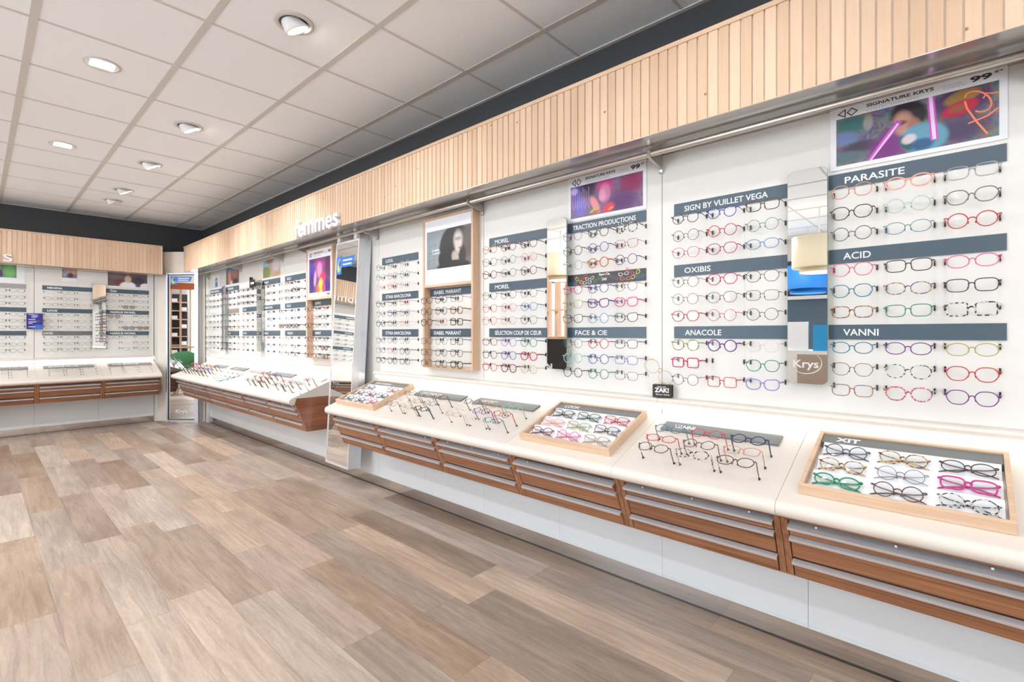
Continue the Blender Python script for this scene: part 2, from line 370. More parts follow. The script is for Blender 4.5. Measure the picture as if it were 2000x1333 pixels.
struct('wall_front', MB().box(XL, XW, YF-.1, YF, 2.5, ZC).box(XL, XL+.5, YF-.1, YF, 0, 2.5).box(XW-.35, XW, YF-.1, YF, 0, 2.5).box(XL+.5, XW-.35, YF-.1, YF, 0, .25).box(-1.35, XW-.35, YF-.1, YF, .25, 2.5), M_BEIGE)
w = MB()
for x in (XL+.5, -2.9, -1.4): w.box(x, x+.05, YF-.08, YF-.02, .25, 2.5)
w.box(XL+.5, -1.35, YF-.08, YF-.02, .25, .3).box(XL+.5, -1.35, YF-.08, YF-.02, 2.45, 2.5)
struct('added_window_1', w, M_FRAME)  # unseen shop window, added so daylight reaches the ceiling
w = MB()
for y in (3.1, 4.6, 6.07, 7.55): w.box(XL-.08, XL-.02, y, y+.05, .08, 2.45)
w.box(XL-.08, XL-.02, 3.1, 7.6, .08, .13).box(XL-.08, XL-.02, 3.1, 7.6, 2.4, 2.45)
struct('window_2', w, M_FRAME)
# angled partition that closes the corner, 2.36 m high
P1, P2 = Vector((1.734, 8.28, 0)), Vector((2.135, 7.79, 0))
dv = (P2-P1).normalized(); ang = math.atan2(dv.y, dv.x)
FD = T(P1) @ RZ(ang)                   # local x along the partition, y behind it
lenD = (P2-P1).length
struct('wall_corner', MB().box(-.07, lenD+.03, .0, .05, 0, 2.36), M_BEIGE, FD)

# ------------------------------------------------------------------ display furniture
CTOP = [(-.003,.847),(-.417,.6933)]+[(-.428+.027*math.cos(math.radians(a)), .661+.027*math.sin(math.radians(a))) for a in range(113, 275, 9)]+[(-.412,.636),(-.403,.66),(-.397,.685),(-.003,.685)]
def yl(z): return -.405+(.64-z)*.42
NO = Vector((0, -1, -.42)).normalized()
def off(z, d, ):  # point on drawer plane at height z moved outward by d
    return (yl(z)+NO.y*d, z+NO.z*d)
UN = {'R1': 'near right-hand counter', 'R2': 'far right-hand counter', 'B': 'back counter'}
def seam_name(fr, k, n, first, last):
    return None
def module(F, x0, tagw, where, ends=(False, False), pull=0):
    M = F @ T((x0, 0, 0)); w = .6
    t = thing('drawer_cabinet', 'walnut three-drawer cabinet, %s' % where, 'drawer cabinet', M, 'walnut drawer cabinets under the counters')
    MB().prism([(-.012,.684),(-.385,.684),(yl(.617)+.02,.6855-.05),off(.617,-.06),off(.405,-.06),(-.012,.405)], .004, w-.004).build('carcass', M_CARC, t)
    rail = MB().prism([off(.640,0),off(.617,0),off(.617,-.02),off(.640,-.02)], .02, w-.02); rail.build('top_rail', M_WALNUT, t)
    MB().prism([(-.012,.4),off(.40,0),off(.404,-.0),(-.012,.405)], .0215, w-.0215).build('bottom_panel', M_WALNUT, t)
    for a in (0, 1):
        xa = .001 if a == 0 else w-.021
        MB().prism([(-.012,.684),(-.397,.684),off(.640,0),off(.40,0),(-.012,.40)], xa, xa+.02).build('side_panel', M_WALNY if ends[a] else M_WALNZ, t)
    for i, (zt, zb) in enumerate([(.597,.5645),(.5535,.4775),(.4625,.4045)]):
        pl = pull if i == 0 else 0
        fr = MB().prism([off(zt, pl), off(zb, pl), off(zb, -.018+pl), off(zt, -.018+pl)], .025, w-.025)
        d = fr.build('drawer', M_WALNUT, t)
        h = MB().prism([off(zt+.0045, pl+.016), off(zt+.0015, pl+.016), off(zt-.006, pl+.0145), off(zt-.006, pl+.0125), off(zt, pl+.012), off(zt, pl-(.022 if i == 0 else .004)), off(zt+.0045, pl-(.022 if i == 0 else .004))], .023, w-.023)
        for q in ((.1, .3, .5) if i == 0 else ()): h.lathe([(.0, .006), (.0035, .006), (.004, 0)], 8, (q*w/.6, off(zt+.004, -.01+pl)[0], off(zt+.004, -.01+pl)[1]))
        h.build('handle', M_ALU, d, label='brushed aluminium pull strip')
    return t
def base_panel(F, x0, w, where):
    o = MB().box(x0+.0007, x0+w-.0007, .0, .02, .081, .398).box(x0+.0007, x0+w-.0007, -.004, .0, .081, .092)
    return tag(o.build('base_panel', M_BASE, None, mw=F), 'glossy white base panel, %s' % where, 'panel', 'white base panels below the drawers')
TOPS = []
def top_section(F, x0, where, w=.6):
    o = MB().prism(CTOP, x0+.0006, x0+w-.0006).build('display_countertop', M_COUNTER, None, True, mw=F)
    b = o.modifiers.new('edges', 'EDGE_SPLIT'); b.split_angle = .45
    TOPS.append((id(F), x0, x0+w, o))
    return tag(o, 'sloping cream countertop section %s' % where, 'countertop', 'sloping cream countertop sections')
def ledge(F, x0, w, where):
    t = thing('light_ledge', 'cream light ledge, %s' % where, 'ledge', F @ T((x0, 0, 0)), 'cream light ledges above the counters')
    MB().prism([(-.002,.925),(-.036,.9245),(-.049,.921),(-.055,.912),(-.053,.901),(-.044,.896),(-.002,.893)], .001, w-.001).build('ledge_board', M_COUNTER, t)
    MB().box(.0, w, -.034, -.022, .874, .8953).build('led_strip', M_LED, t)
    return t
def panel(F, x0, w, where):
    t = thing('display_wall_panel', 'tall white display wall panel %s' % where, 'wall panel', F @ T((x0, 0, 0)), 'tall white display wall panels')
    MB().box(.0018, w-.0018, 0, .14, .80, HB[0]).build('board', M_WHITE, t)
    return t

# positions in words, counted from landmarks that can be found
def where_R(i, n, sect): return '%s of its row, counted from the right end' % ORD[i]
ORD = ['first','second','third','fourth','fifth','sixth','seventh','eighth','ninth','tenth','eleventh','twelfth']
PAN = {}
HB = [2.0555]
def run_unit(F, xa, xb, key, endl, endr):
    """xa..xb are multiples of .6 apart"""
    n = round((xb-xa)/.6)
    nm = UN[key]
    for i in range(n):
        x0 = xa+.6*i
        far = ORD[n-1-i] if key != 'B' else ORD[n-1-i]
        wh = '%s from right end of %s' % (far, nm)
        module(F, x0, nm, wh, (i == 0 and endl, i == n-1 and endr), pull=[0, .004, 0, .008, 0, .003][i % 6])
        top_section(F, x0, wh); base_panel(F, x0, .6, 'below drawers, '+wh)
    i = 0; x = xb
    while x > xa+.01:
        w = min(1.2, x-xa)
        PAN[(key, i)] = (panel(F, x-w, w, '%s from right end above %s' % (ORD[i], nm)), x-w)
        ledge(F, x-w, w, '%s from right end above %s' % (ORD[i], nm)); x -= w; i += 1
run_unit(FR, -3.447, 1.353, 'R1', True, True)
run_unit(FR, -7.647, -4.047, 'R2', True, True)
HB[0] = 2.0205; run_unit(FB, -1.32, 1.68, 'B', True, True)
# piece of wall behind the tall standing mirror
o = MB().box(-4.045, -3.449, 0, .14, .40, 2.0555).build('display_wall_panel', M_WHITE, None, mw=FR); tag(o, 'narrow white wall panel behind the tall standing mirror', 'wall panel')
base_panel(FR, -4.047, .6, 'behind the foot of the tall standing mirror')
# mirror-finish plinths
struct('baseboard_right', MB().box(-7.66, 1.36, .004, .02, 0, .081), M_PLINTH, FR)
struct('baseboard_back', MB().box(-1.33, 1.69, .004, .02, 0, .081), M_PLINTH, FB)
struct('trim_6', MB().box(-7.66, 1.36, -.002, .0035, 0, .003), M_BLACK, FR)
struct('trim_7', MB().box(-1.33, 1.69, -.002, .0035, 0, .003), M_BLACK, FB)
struct('trim_4', MB().box(-7.66, 1.36, .021, .14, 0, .40), M_WHITE, FR)
struct('trim_5', MB().box(-1.33, 1.69, .021, .14, 0, .40), M_WHITE, FB)
# end posts
o = MB().box(-7.71, -7.652, -.03, .15, 0, 2.055).build('end_post', M_WHITE, None, mw=FR); tag(o, 'white upright post at the far end of the right-hand display wall', 'post')
o = MB().box(1.687, 1.742, -.03, .15, 0, 2.02).build('end_post', M_WHITE, None, mw=FB); tag(o, 'white upright post at the right end of the back display wall', 'post')
o = MB().box(-1.39, -1.325, -.03, .15, 0, 2.02).build('end_post', M_WHITE, None, mw=FB); tag(o, 'white upright post at the hidden left end of the back display wall', 'post')

# slatted fascias
def fascia(F, x0, x1, yf, z0, z1, label, depth=.016):
    t = thing('slatted_fascia', label, 'wooden fascia', F)
    M_GAP = pmat('cream_backing', srgb(244, 236, 224), .6, noise=.02, nscale=10)
    MB().box(x0, x1, yf+.011, yf+depth, z0+.004, z1-.004).build('backing_board', M_GAP, t)
    s = MB(); k0 = math.floor(x0/PITCH)+1
    for k in range(k0, int(x1/PITCH)+1):
        a, b = k*PITCH, k*PITCH+PITCH-.0062
        if b < x1: s.box(a, b, yf+.003, yf+.0105, z0+.005, z1-.018)
    s.build('slats', M_TEXTURE_SLAT, t)
    MB().box(x0, x1, yf-.002, yf+depth+.002, z1-.018, z1).build('top_strip', M_OAK, t)
    MB().box(x0, x1, yf-.001, yf+depth+.002, z0, z0+.005).build('bottom_strip', M_OAK, t)
    return t
fascia(FR, -7.90, 1.6, -.25, 2.058, 2.412, 'long pale oak slatted fascia running above the right-hand wall')
tfb = fascia(FB, -1.6, 1.73, -.25, 2.03, 2.42, 'pale oak slatted fascia above the back wall')
MB().box(1.712, 1.7305, -.217, .0, 2.03, 2.42).build('end_board', M_OAKZ, tfb)
o = MB().box(-8.02, 1.6, -.258, .155, 2.0563, 2.0575).build('soffit_panel', M_SOFFIT, None, mw=FR); tag(o, 'glossy grey soffit panel under the right-hand slatted fascia', 'soffit')
o = MB().box(-1.6, 1.78, -.215, .155, 2.0215, 2.029).build('soffit_panel', M_SOFFIT, None, mw=FB); tag(o, 'glossy soffit panel under the back slatted fascia', 'soffit')

# hanging rod with brackets
t = thing('hanging_rail', 'long brushed steel rail running under the right-hand fascia', 'rail', FR)
MB().tube([(-7.64, -.12, 2.031), (1.4, -.12, 2.031)], .013, 18).build('rod', M_STEEL, t, smooth=True)
M_BRK = pmat('steel_bracket', srgb(190, 186, 178), .35, metal=.7, noise=.05, nscale=60)
for xb_ in (1.353, .153, -1.045, -2.246, -3.449, -4.649, -5.25, -6.449, -7.645):
    b = MB(); b.poly([(xb_-.0015, 1.975), (xb_+.0015, 1.975), (xb_+.0015, 2.0555), (xb_-.0015, 2.0555)], -.006, -.001)
    pts = [(-.136, 2.048), (-.139, 2.024), (-.130, 2.016), (-.110, 2.009), (-.03, 1.996), (-.014, 1.990), (-.012, 1.975)]
    b.prism([(y, z) for y, z in pts]+[(y-.003, z-.004) for y, z in pts[::-1]], xb_-.007, xb_+.007)
    b.prism([(-.001,1.992),(-.1,2.012),(-.125,2.03),(-.12,2.055),(-.001,2.055)], xb_-.0012, xb_+.0012)
    b.tube([(xb_-.006, -.014+.012*math.cos(a), 1.978+.008*math.sin(a)) for a in [i*PI/6 for i in range(6, 13)]], .0022, 6)
    b.build('bracket', M_BRK, t)

# ------------------------------------------------------------------ signs
def sign(F, x0, x1, z0, z1, label, mat=None, txt=None, tx=None, y=-.001, h=.024, bold=.012, M=None, group='slate name plates'):
    t = thing('name_plate', label, 'sign', M if M is not None else F @ T(((x0+x1)/2, y, (z0+z1)/2)), group)
    w, hh = (x1-x0)/2, (z1-z0)/2
    MB().box(-w, w, -.004, 0, -hh, hh).build('plate', mat or M_SLATE, t)
    if txt:
        lettering(txt, tx[0]-(x0+x1)/2, tx[1]-(x0+x1)/2, -h/2, h, -.0042, M_TEXT, t, bold=bold)
    return t
def pxR(a, b, X=2.176): return (-YonX(a, X), -YonX(b, X))
def pxB(a, b, Y=8.33): return (XonY(a, Y), XonY(b, Y))
LV = {'upper': (1.760, 1.815), 'middle': (1.481, 1.534), 'lower': (1.199, 1.253)}

# ------------------------------------------------------------------ eyeglasses
def outline(sh, n=28):
    P = []
    A = {'r': (.0238,.0232), 'p': (.0247,.0226), 'o': (.0264,.0195), 'q': (.0264,.0198), 'h': (.0266,.0222), 'g': (.0264,.0212), 's': (.0246,.0205), 'c': (.0268,.0205)}[sh]
    if sh in 'hg':
        k = 6 if sh == 'h' else 8
        rot = 0 if sh == 'h' else PI/8
        cs = [(math.cos(2*PI*i/k+rot), math.sin(2*PI*i/k+rot)) for i in range(k)]
        if sh == 'h': cs = [(1.0,.12),(.55,1.0),(-.55,1.0),(-1.0,.12),(-.52,-1.0),(.52,-1.0)]
        per = n//len(cs)
        for i in range(len(cs)):
            a, b = cs[i], cs[(i+1)%len(cs)]
            for j in range(per):
                t = (j+.5)/per; P.append((a[0]+(b[0]-a[0])*t, a[1]+(b[1]-a[1])*t))
        mx = max(abs(p[0]) for p in P); mz = max(abs(p[1]) for p in P)
        for _ in range(2): P = [tuple((P[i-1][q]+2*P[i][q]+P[(i+1)%len(P)][q])/4 for q in (0, 1)) for i in range(len(P))]
        mx = max(abs(p[0]) for p in P); mz = max(abs(p[1]) for p in P)
        P = [(p[0]/mx*A[0], p[1]/mz*A[1]) for p in P]
        return P
    e = {'r': 2.0, 'p': 2.35, 'o': 2.15, 'q': 3.2, 's': 5.5, 'c': 2.5}[sh]
    for i in range(n):
        a = 2*PI*i/n; c, s = math.cos(a), math.sin(a)
        x = abs(c)**(2/e)*(1 if c > 0 else -1); z = abs(s)**(2/e)*(1 if s > 0 else -1)
        if sh == 'p': x *= 1+.07*z; 
        if sh == 'c': z += .22*max(0, x)*max(0, z+.2); x *= 1+.08*z
        if sh == 'q': x *= 1+.05*z
        P.append((x*A[0], z*A[1]))
    return P
GEO = {}
def geo(sh, thick):
    """parts of one pair of eyeglasses, front at y=0, temples towards +y; hinge height z=.008"""
    key = (sh, thick)
    if key in GEO: return GEO[key]
    o = outline(sh); ax = max(p[0] for p in o); cx = .0333
    r = .0025 if thick == 2 else (.0017 if thick == 1 else .0011)
    fr = MB(); lenses = []
    for sgn in (-1, 1):
        pts = [(sgn*(cx+x), .0012*abs(x+ .0)/.02, z) for x, z in o]
        if sgn < 0: pts = pts[::-1]
        fr.tube(pts, r, 6, closed=True, sq=(1.0, .8))
        ln = MB(); n = len(o)
        vs = [(sgn*(cx+x*.97), .0006, z*.97) for x, z in o]+[(sgn*cx, -.0006, 0)]
        fs = [(i, (i+1)%n, n) if sgn > 0 else ((i+1)%n, i, n) for i in range(n)]
        ln.add(vs, fs)
        lenses.append(ln)
        # end piece
        zz = .0115
        xin = max(x for x, z in o if z > .001)*.99
        fr.tube([(sgn*(cx+xin-.002), .0008, .0095), (sgn*(.0625), .0005, zz), (sgn*.0655, .004, zz)], r*1.25, 6)
        # nose pad arm and pad
        fr.tube([(sgn*(cx-ax+.001), .001, -.002), (sgn*.0085, .0065, -.004), (sgn*.0075, .006, -.009)], .0007 if thick else .0006, 4)
        fr.tube([(sgn*.0078, .0065, -.004), (sgn*.0092, .0070, -.0105)], .0018, 5)
    inn = cx-ax
    zb = .0065
    fr.tube([(-inn-.0018, 0, zb-.004), (-inn*.45, -.0008, zb+.0005), (0, -.0012, zb+.0012), (inn*.45, -.0008, zb+.0005), (inn+.0018, 0, zb-.004)], r*1.15, 6)
    tp = []
    for sgn in (-1, 1):
        a = MB(); hh = .0024 if thick == 2 else (.0017 if thick == 1 else .0009)
        a.tube([(sgn*.0655, .0035, .0115), (sgn*.0655, .02, .0112), (sgn*.0652, .05, .0095), (sgn*.065, .0695, .0075)], hh*1.15, 6, sq=(.55, 1.15))
        b = MB()
        y0 = .0045 if sgn < 0 else .008
        b.tube([(sgn*.0655, y0, .0115), (sgn*.04, y0+.001, .004), (-sgn*.02, y0+.001, -.006), (-sgn*.052, y0+.001, -.0145), (-sgn*.066, y0, -.021)], [hh, hh, hh*1.1, hh*1.2, hh*.8], 6, sq=(1.1, .6))
        c_ = MB(); c_.tube([(sgn*.0655, .0035, .0115), (sgn*.0655, .03, .0084), (sgn*.0652, .05, .0088), (sgn*.065, .0715, .009)], hh*1.5, 6, sq=(.55, 1.15))
        tp.append((a, b, c_))
    out = dict(front=fr, lens=lenses, temple=[t_[0] for t_ in tp], folded=[t_[1] for t_ in tp], long=[t_[2] for t_ in tp])
    me = dict(front=fr.mesh('frame_front', M_BLACK, True),
              lens=[l.mesh('lens', LENS['clear'], True) for l in lenses],
              temple=[t_[0].mesh('temple', M_BLACK, True) for t_ in tp], folded=[t_[1].mesh('temple', M_BLACK, True) for t_ in tp], long=[t_[2].mesh('temple', M_BLACK, True) for t_ in tp])
    GEO[key] = (out, me); return GEO[key]
LENS = dict(clear=lens_mat('demo_lens', (.97, .98, .985, 1), .03), sun=lens_mat('dark_sun_lens', (.16, .14, .15, 1), .25), suno=lens_mat('brown_sun_lens', (.35, .14, .08, 1), .2))
def acet(n, c, rough=.22): return pmat('frame_'+n, c, rough, noise=.06, nscale=60, coat=.3)
def metl(n, c): return pmat('metal_'+n, c, .3, metal=.55, noise=.04, nscale=60)
COL = {
 'blk': ('black', acet('black', srgb(38,34,36))), 'brn': ('brown', acet('brown', srgb(96,66,52))), 'dbr': ('dark brown', acet('dark_brown', srgb(66,46,42))),
 'gry': ('grey', acet('grey', srgb(112,110,114))), 'dgr': ('dark grey', acet('dark_grey', srgb(74,74,80))), 'slv': ('silver', metl('silver', srgb(168,170,178))),
 'gld': ('gold', metl('gold', srgb(196,160,104))), 'rsg': ('rose gold', metl('rose_gold', srgb(206,154,128))), 'red': ('red', acet('red', srgb(190,42,48))),
 'crm': ('crimson', acet('crimson', srgb(196,28,72))), 'bur': ('burgundy', acet('burgundy', srgb(112,34,44))), 'pnk': ('pink', acet('pink', srgb(222,104,152))),
 'lpk': ('pale pink', acet('pale_pink', srgb(240,172,156))), 'mag': ('magenta', acet('magenta', srgb(188,50,130))), 'pur': ('purple', acet('purple', srgb(112,52,142))),
 'dpu': ('dark purple', acet('dark_purple', srgb(70,52,84))), 'lil': ('lilac', acet('lilac', srgb(148,140,204))), 'blu': ('blue', acet('blue', srgb(52,70,160))),
 'lbl': ('light blue', acet('light_blue', srgb(110,150,200))), 'nav': ('navy blue', acet('navy', srgb(44,46,84))), 'tea': ('teal', acet('teal', srgb(32,122,146))),
 'ptl': ('pale teal', acet('pale_teal', srgb(140,196,196))), 'grn': ('green', acet('green', srgb(42,136,112))), 'emr': ('emerald green', acet('emerald', srgb(16,138,92))),
 'dgn': ('dark green', acet('dark_green', srgb(46,82,66))), 'lim': ('lime green', acet('lime', srgb(160,198,60))), 'mnt': ('mint green', acet('mint', srgb(150,196,174))),
 'olv': ('olive', acet('olive', srgb(170,168,110))), 'ora': ('orange', acet('orange', srgb(206,104,44))), 'clr': ('clear', acet('clear', srgb(216,214,210))),
 'yel': ('yellow', acet('yellow', srgb(232,190,60))), 'bei': ('beige', acet('beige', srgb(190,160,130))),
 'trt': ('brown tortoiseshell', tort_mat('frame_tortoise', srgb(70,40,26), srgb(190,120,60))),
 'yrt': ('yellow tortoiseshell', tort_mat('frame_yellow_tortoise', srgb(92,66,40), srgb(214,170,84))),
 'spk': ('black and white speckled', tort_mat('frame_speckled', srgb(40,38,42), srgb(214,208,204), 130)),
 'rrt': ('red and white speckled', tort_mat('frame_red_mix', srgb(206,46,60), srgb(230,214,206), 140, srgb(70,90,150))),
 'byt': ('blue and yellow tortoiseshell', tort_mat('frame_blue_mix', srgb(62,60,160), srgb(200,160,90), 120)),
 'omx': ('orange and grey mottled', tort_mat('frame_orange_mix', srgb(196,110,50), srgb(90,110,140), 130)),
 'ysp': ('lime and black mottled', tort_mat('frame_lime_mix', srgb(160,198,60), srgb(60,60,50), 120)),
}
SHN = dict(r='round', p='rounded', o='oval', q='rectangular', h='hexagonal', g='octagonal', s='square', c='cat-eye')
SPEC = []     # everything to be placed: (depth, M, token, label, group, folded, extras)
def dep(M):
    p = M.translation; return p.x*SN+p.y*CS
def put(M, tok, label, group, folded=False, tagged=False):
    vis = dep(M)
    SPEC.append((vis, M, tok, label, group, folded, tagged))
def name_of(tok):
    c, s = tok.split('-')[:2]; sun = '!' in s
    return '%s %s %s' % (COL[c][0], SHN[s[0]], 'sunglasses' if sun else 'glasses')
PEGZ = dict(upper=(1.737,1.660,1.585), middle=(1.457,1.381,1.306), lower=(1.179,1.102,1.027))
ROWN = ('top', 'middle', 'bottom'); COLN = ('left', 'centre', 'right')
STRIPN = [0]
def wall_group(F, key, R, desc, levels, group, skip=()):
    """levels: list of (level, 'tok tok tok/tok tok tok/tok tok tok'); R: right edge of the signs in local x"""
    pan, px0 = None, 0
    for (k, i), (pn, x0) in PAN.items():
        w = 1.2
        if k == key and x0-.02 <= R-.2 <= x0+w+.02: pan, px0 = pn, x0
    for cidx in range(3):
        pr = R-.006-.156*(2-cidx)
        for xp in (pr, pr-.130):
            s = MB()
            zz = [z for lv, _ in levels for z in PEGZ[lv]]
            s.mi = 1; s.box(xp-px0-.0013, xp-px0+.0013, -.0006, -.0001, min(zz)-.02, max(zz)+.02); s.mi = 0
            for z in zz: s.box(xp-px0-.0024, xp-px0+.0024, -.007, -.0007, z-.0095, z+.0095)
            s.build('peg_strip', [M_BLACK, M_WHITE], pan)
    for lv, grid in levels:
        for r, row in enumerate(grid.split('/')):
            for c, tok in enumerate(row.split()):
                if tok == '.': continue
                pr = R-.006-.156*(2-c)
                M = F @ T((pr-.065+random.uniform(-.001,.001), -.076, PEGZ[lv][r]-.0088)) @ RY(random.uniform(-.018,.018))
                put(M, tok, '%s, %s row under %s plate, %s, %s' % (name_of(tok), ROWN[r], lv, COLN[c], desc), group)

# ------------------------------------------------------------------ wall displays
def plates(F, L_, R_, texts, desc, px, y=-.001, levels=('upper','middle','lower'), mats=(None,None,None), h=.025, bold=.012):
    for lv, tx, mt in zip(levels, texts, mats):
        if tx is None: continue
        z0, z1 = LV[lv]
        txt, p = (tx if isinstance(tx, tuple) else (tx, None))
        tx0, tx1 = px(*p) if p else (L_+.05, L_+.2)
        cn = {None: 'slate blue', 'g': 'grey', 'l': 'pale grey', 'b': 'taupe'}[mt]
        mm = {None: M_SLATE, 'g': M_SIGNG, 'l': M_SIGNL, 'b': M_SIGNB}[mt]
        sign(F, L_, R_, z0, z1, '%s plate with white capitals, %s, %s' % (cn, lv, desc) if txt else 'blank %s plate, %s, %s' % (cn, lv, desc), mm, txt, (tx0, tx1), y, h, bold)
G = 'eyeglasses on the wall displays'
# E: rightmost display
plates(FR, -.378, .096, [('PARASITE', (1650, 1767)), ('ACID', (1647, 1701)), ('VANNI', (1647, 1716))], 'rightmost wall display', pxR)
wall_group(FR, 'R1', .087, 'rightmost display', [
 ('upper', 'rsg-p1 lpk-o2 slv-q1/dbr-h1 ptl-r0 gry-h1/gry-r1 tea-o0 red-r1'),
 ('middle', 'pnk-h1 dbr-q1 pnk-o1/tea-h1 byt-o1 dpu-q1/trt-q1 grn-q1 spk-s2'),
 ('lower', 'tea-o1 pur-o1 olv-o1/brn-h0 spk-h1 red-h1/omx-q1 rrt-h2 pur-h1')], G)
# D
plates(FR, -.986, -.519, [('SIGN BY VUILLET VEGA', (1337, 1500)), ('OXIBIS', (1337, 1388)), ('ANACOLE', (1338, 1409))], 'display left of the wide wall mirror', pxR)
wall_group(FR, 'R1', -.519, 'left of wide mirror', [
 ('upper', 'dgr-r1 blu-r1 brn-q1/blk-r0 red-r1 grn-r0/red-h0 mag-h1 lbl-o1'),
 ('middle', 'brn-r0 red-h1 blk-h0/gry-r0 bur-h0 brn-q0/red-h1 red-r0 blk-r0'),
 ('lower', 'ysp-p1 pur-r2 clr-p1/crm-s2 . grn-h1/dgr-r0 red-s1 lil-c2')], G)
# C
plates(FR, -1.589, -1.127, [('TRACTION PRODUCTIONS', (1119, 1242)), None, ('FACE & CIE', (1124, 1186))], 'display right of the narrow wall mirror', pxR)
wall_group(FR, 'R1', -1.122, 'right of narrow mirror', [
 ('upper', 'pur-r0 brn-r1 spk-r2/dbr-r1 blu-r1 red-q0/slv-r1 ora-r2 pur-r1'),
 ('middle', 'crm-r1 blu-r1 dgr-r0/olv-c1 pur-c2 pnk-c2/brn-c1 lbl-r1 dgn-c1'),
 ('lower', 'dgr-r0 red-r1 gry-q1/ptl-r1 blu-r1 lil-q1/blk-r1 grn-r1 gry-q0')], G)
# B
plates(FR, -2.193, -1.735, [('MOREL', (967, 994)), ('MOREL', (967, 995)), ('SÉLECTION COUP DE CŒUR', (967, 1058))], 'display left of the narrow wall mirror', pxR)
wall_group(FR, 'R1', -1.735, 'left of narrow mirror', [
 ('upper', 'rsg-r1 bur-r1 brn-h1/blk-h0 dgr-r0 lpk-r1/brn-r1 dgr-p0 bur-r1'),
 ('middle', 'blk-h0 dbr-h0 blk-h0/red-p0 pnk-p0 lbl-h1/crm-p0 rsg-h0 blk-h0'),
 ('lower', 'trt-q1 lil-p1 grn-p1/brn-p1 blu-p1 crm-h2/red-h1 bur-p2 gld-h0')], G)
# A2
plates(FR, -2.79, -2.352, [('ISABEL MARANT', (848, 901)), ('ISABEL MARANT', (848, 901))], 'inside the near tall wooden frame', pxR, levels=('middle', 'lower'))
wall_group(FR, 'R1', -2.352, 'near wooden frame', [
 ('middle', 'dbr-q1 dbr-h1 brn-s0/blk-p1 dbr-p1 trt-p2/dbr-p2 ora-s0 blk-s2'),
 ('lower', 'blk-s0 dgr-h0 blk-s1/blk-s1 dbr-h1 brn-h1/dbr-p1 blk-r1 blk-p2')], G)
# A1
plates(FR, -3.396, -2.928, [('LOOL', (754, 768)), ('ETNIA BARCELONA', (754, 803)), ('ETNIA BARCELONA', (754, 803))], 'display beside the tall standing mirror', pxR)
wall_group(FR, 'R1', -2.92, 'beside tall standing mirror', [
 ('upper', 'blk-r0 gry-p0 clr-r0/dgr-r0 gry-p0 grn-r0/lpk-r0 crm-h0 clr-p0'),
 ('middle', 'blk-h1 bur-h0 red-q0/gry-p0 pur-h1 dgr-h0/dbr-h1 gry-h0 lpk-p0'),
 ('lower', 'blk-h0 dgr-h0 gry-h0/gry-q0 crm-q0 dbr-h1/dbr-q1 dgn-h1 dbr-q1')], G)
# unit 2
plates(FR, -4.59, -4.14, [('ESPRIT', (616, 627)), ('ESPRIT', (616, 627))], 'inside the far tall wooden frame', pxR, levels=('middle', 'lower'))
wall_group(FR, 'R2', -4.14, 'far wooden frame', [
 ('middle', 'dbr-h1 blk-h1 red-p1/red-p0 dgr-h0 blk-h1/dbr-p2 brn-h0 dgr-h0'),
 ('lower', 'blk-q1 dbr-q1 brn-h1/gry-q0 dbr-h1 dbr-q2!/dbr-q1 dbr-h1 blk-q2!')], G)
plates(FR, -5.205, -4.735, [('ELLE', (561, 568)), ('ELLE', (561, 568)), ('KELIN', (562, 572))], 'display beside the far wooden frame', pxR)
wall_group(FR, 'R2', -4.735, 'beside far wooden frame', [
 ('upper', 'brn-h0 dbr-h1 dbr-p0/blk-q0 dgr-q0 blk-r2/bur-q0 blk-h0 slv-q0'),
 ('middle', 'dbr-h1 . dbr-h0/clr-q0 clr-q0 dgr-q0/bur-q2! dgr-q2! dgr-q2!'),
 ('lower', 'clr-q0 lpk-q0 clr-q0/gry-h0 clr-q0 blk-h0/gry-q0 dgr-q0 dbr-q1')], G)
plates(FR, -5.805, -5.33, [('KALI', (517, 524)), ('MARIUS MOREL', (517, 533)), ('KALI', (517, 524))], 'display right of the far wall mirror', pxR)
wall_group(FR, 'R2', -5.335, 'right of far mirror', [
 ('upper', 'clr-q0 bur-h0 dbr-r0/. red-q0 gry-q0/. dbr-q1 clr-q0'),
 ('middle', '. clr-q0 dbr-h0/clr-q0 clr-q0 dgr-q0/. clr-q0 clr-q0'),
 ('lower', 'dbr-r1 lpk-q0 gry-q0/. gry-q0 lbl-h0/. clr-q0 .')], G)
plates(FR, -6.403, -5.935, [None, ('KALI', (476, 481)), ('KALI', (476, 482))], 'display left of the far wall mirror', pxR)
wall_group(FR, 'R2', -5.935, 'left of far mirror', [
 ('upper', 'blk-q1 dgr-q1 dbr-q1/blk-q1 dgr-q1 dbr-h1/blk-q1 dbr-q1 blk-r1'),
 ('middle', 'clr-q0 clr-q0 brn-q0/clr-q0 clr-q0 clr-q0/gry-q0 gry-q0 clr-q0'),
 ('lower', 'gry-q0 brn-q0 clr-q0/clr-q0 bei-q0 clr-q0/clr-q0 . .')], G)
plates(FR, -7.0, -6.535, [('MARIUS MOREL', (443, 456)), ('', None), ('KALI', (444, 450))], 'display right of the farthest wall mirror', pxR, mats=(None, 'b', None))
wall_group(FR, 'R2', -6.535, 'right of farthest mirror', [
 ('upper', 'bur-q1 dbr-q0 blk-q0/bur-q1 bur-h0 lil-q0/gry-q0 dgr-q0 dgr-q0'),
 ('middle', 'blk-q1 dgr-q0 dbr-q1/gry-q0 blk-q0 dgr-q0/gry-q0 dbr-q2! dgr-q0'),
 ('lower', 'gry-q0 blk-q0 dgr-q0/blk-q1 dbr-q0 dbr-q0/blk-q1 dbr-q0 dgr-q0')], G)
plates(FR, -7.62, -7.15, [('MARIUS MOREL', (412, 428)), None, None], 'display left of the farthest wall mirror', pxR)
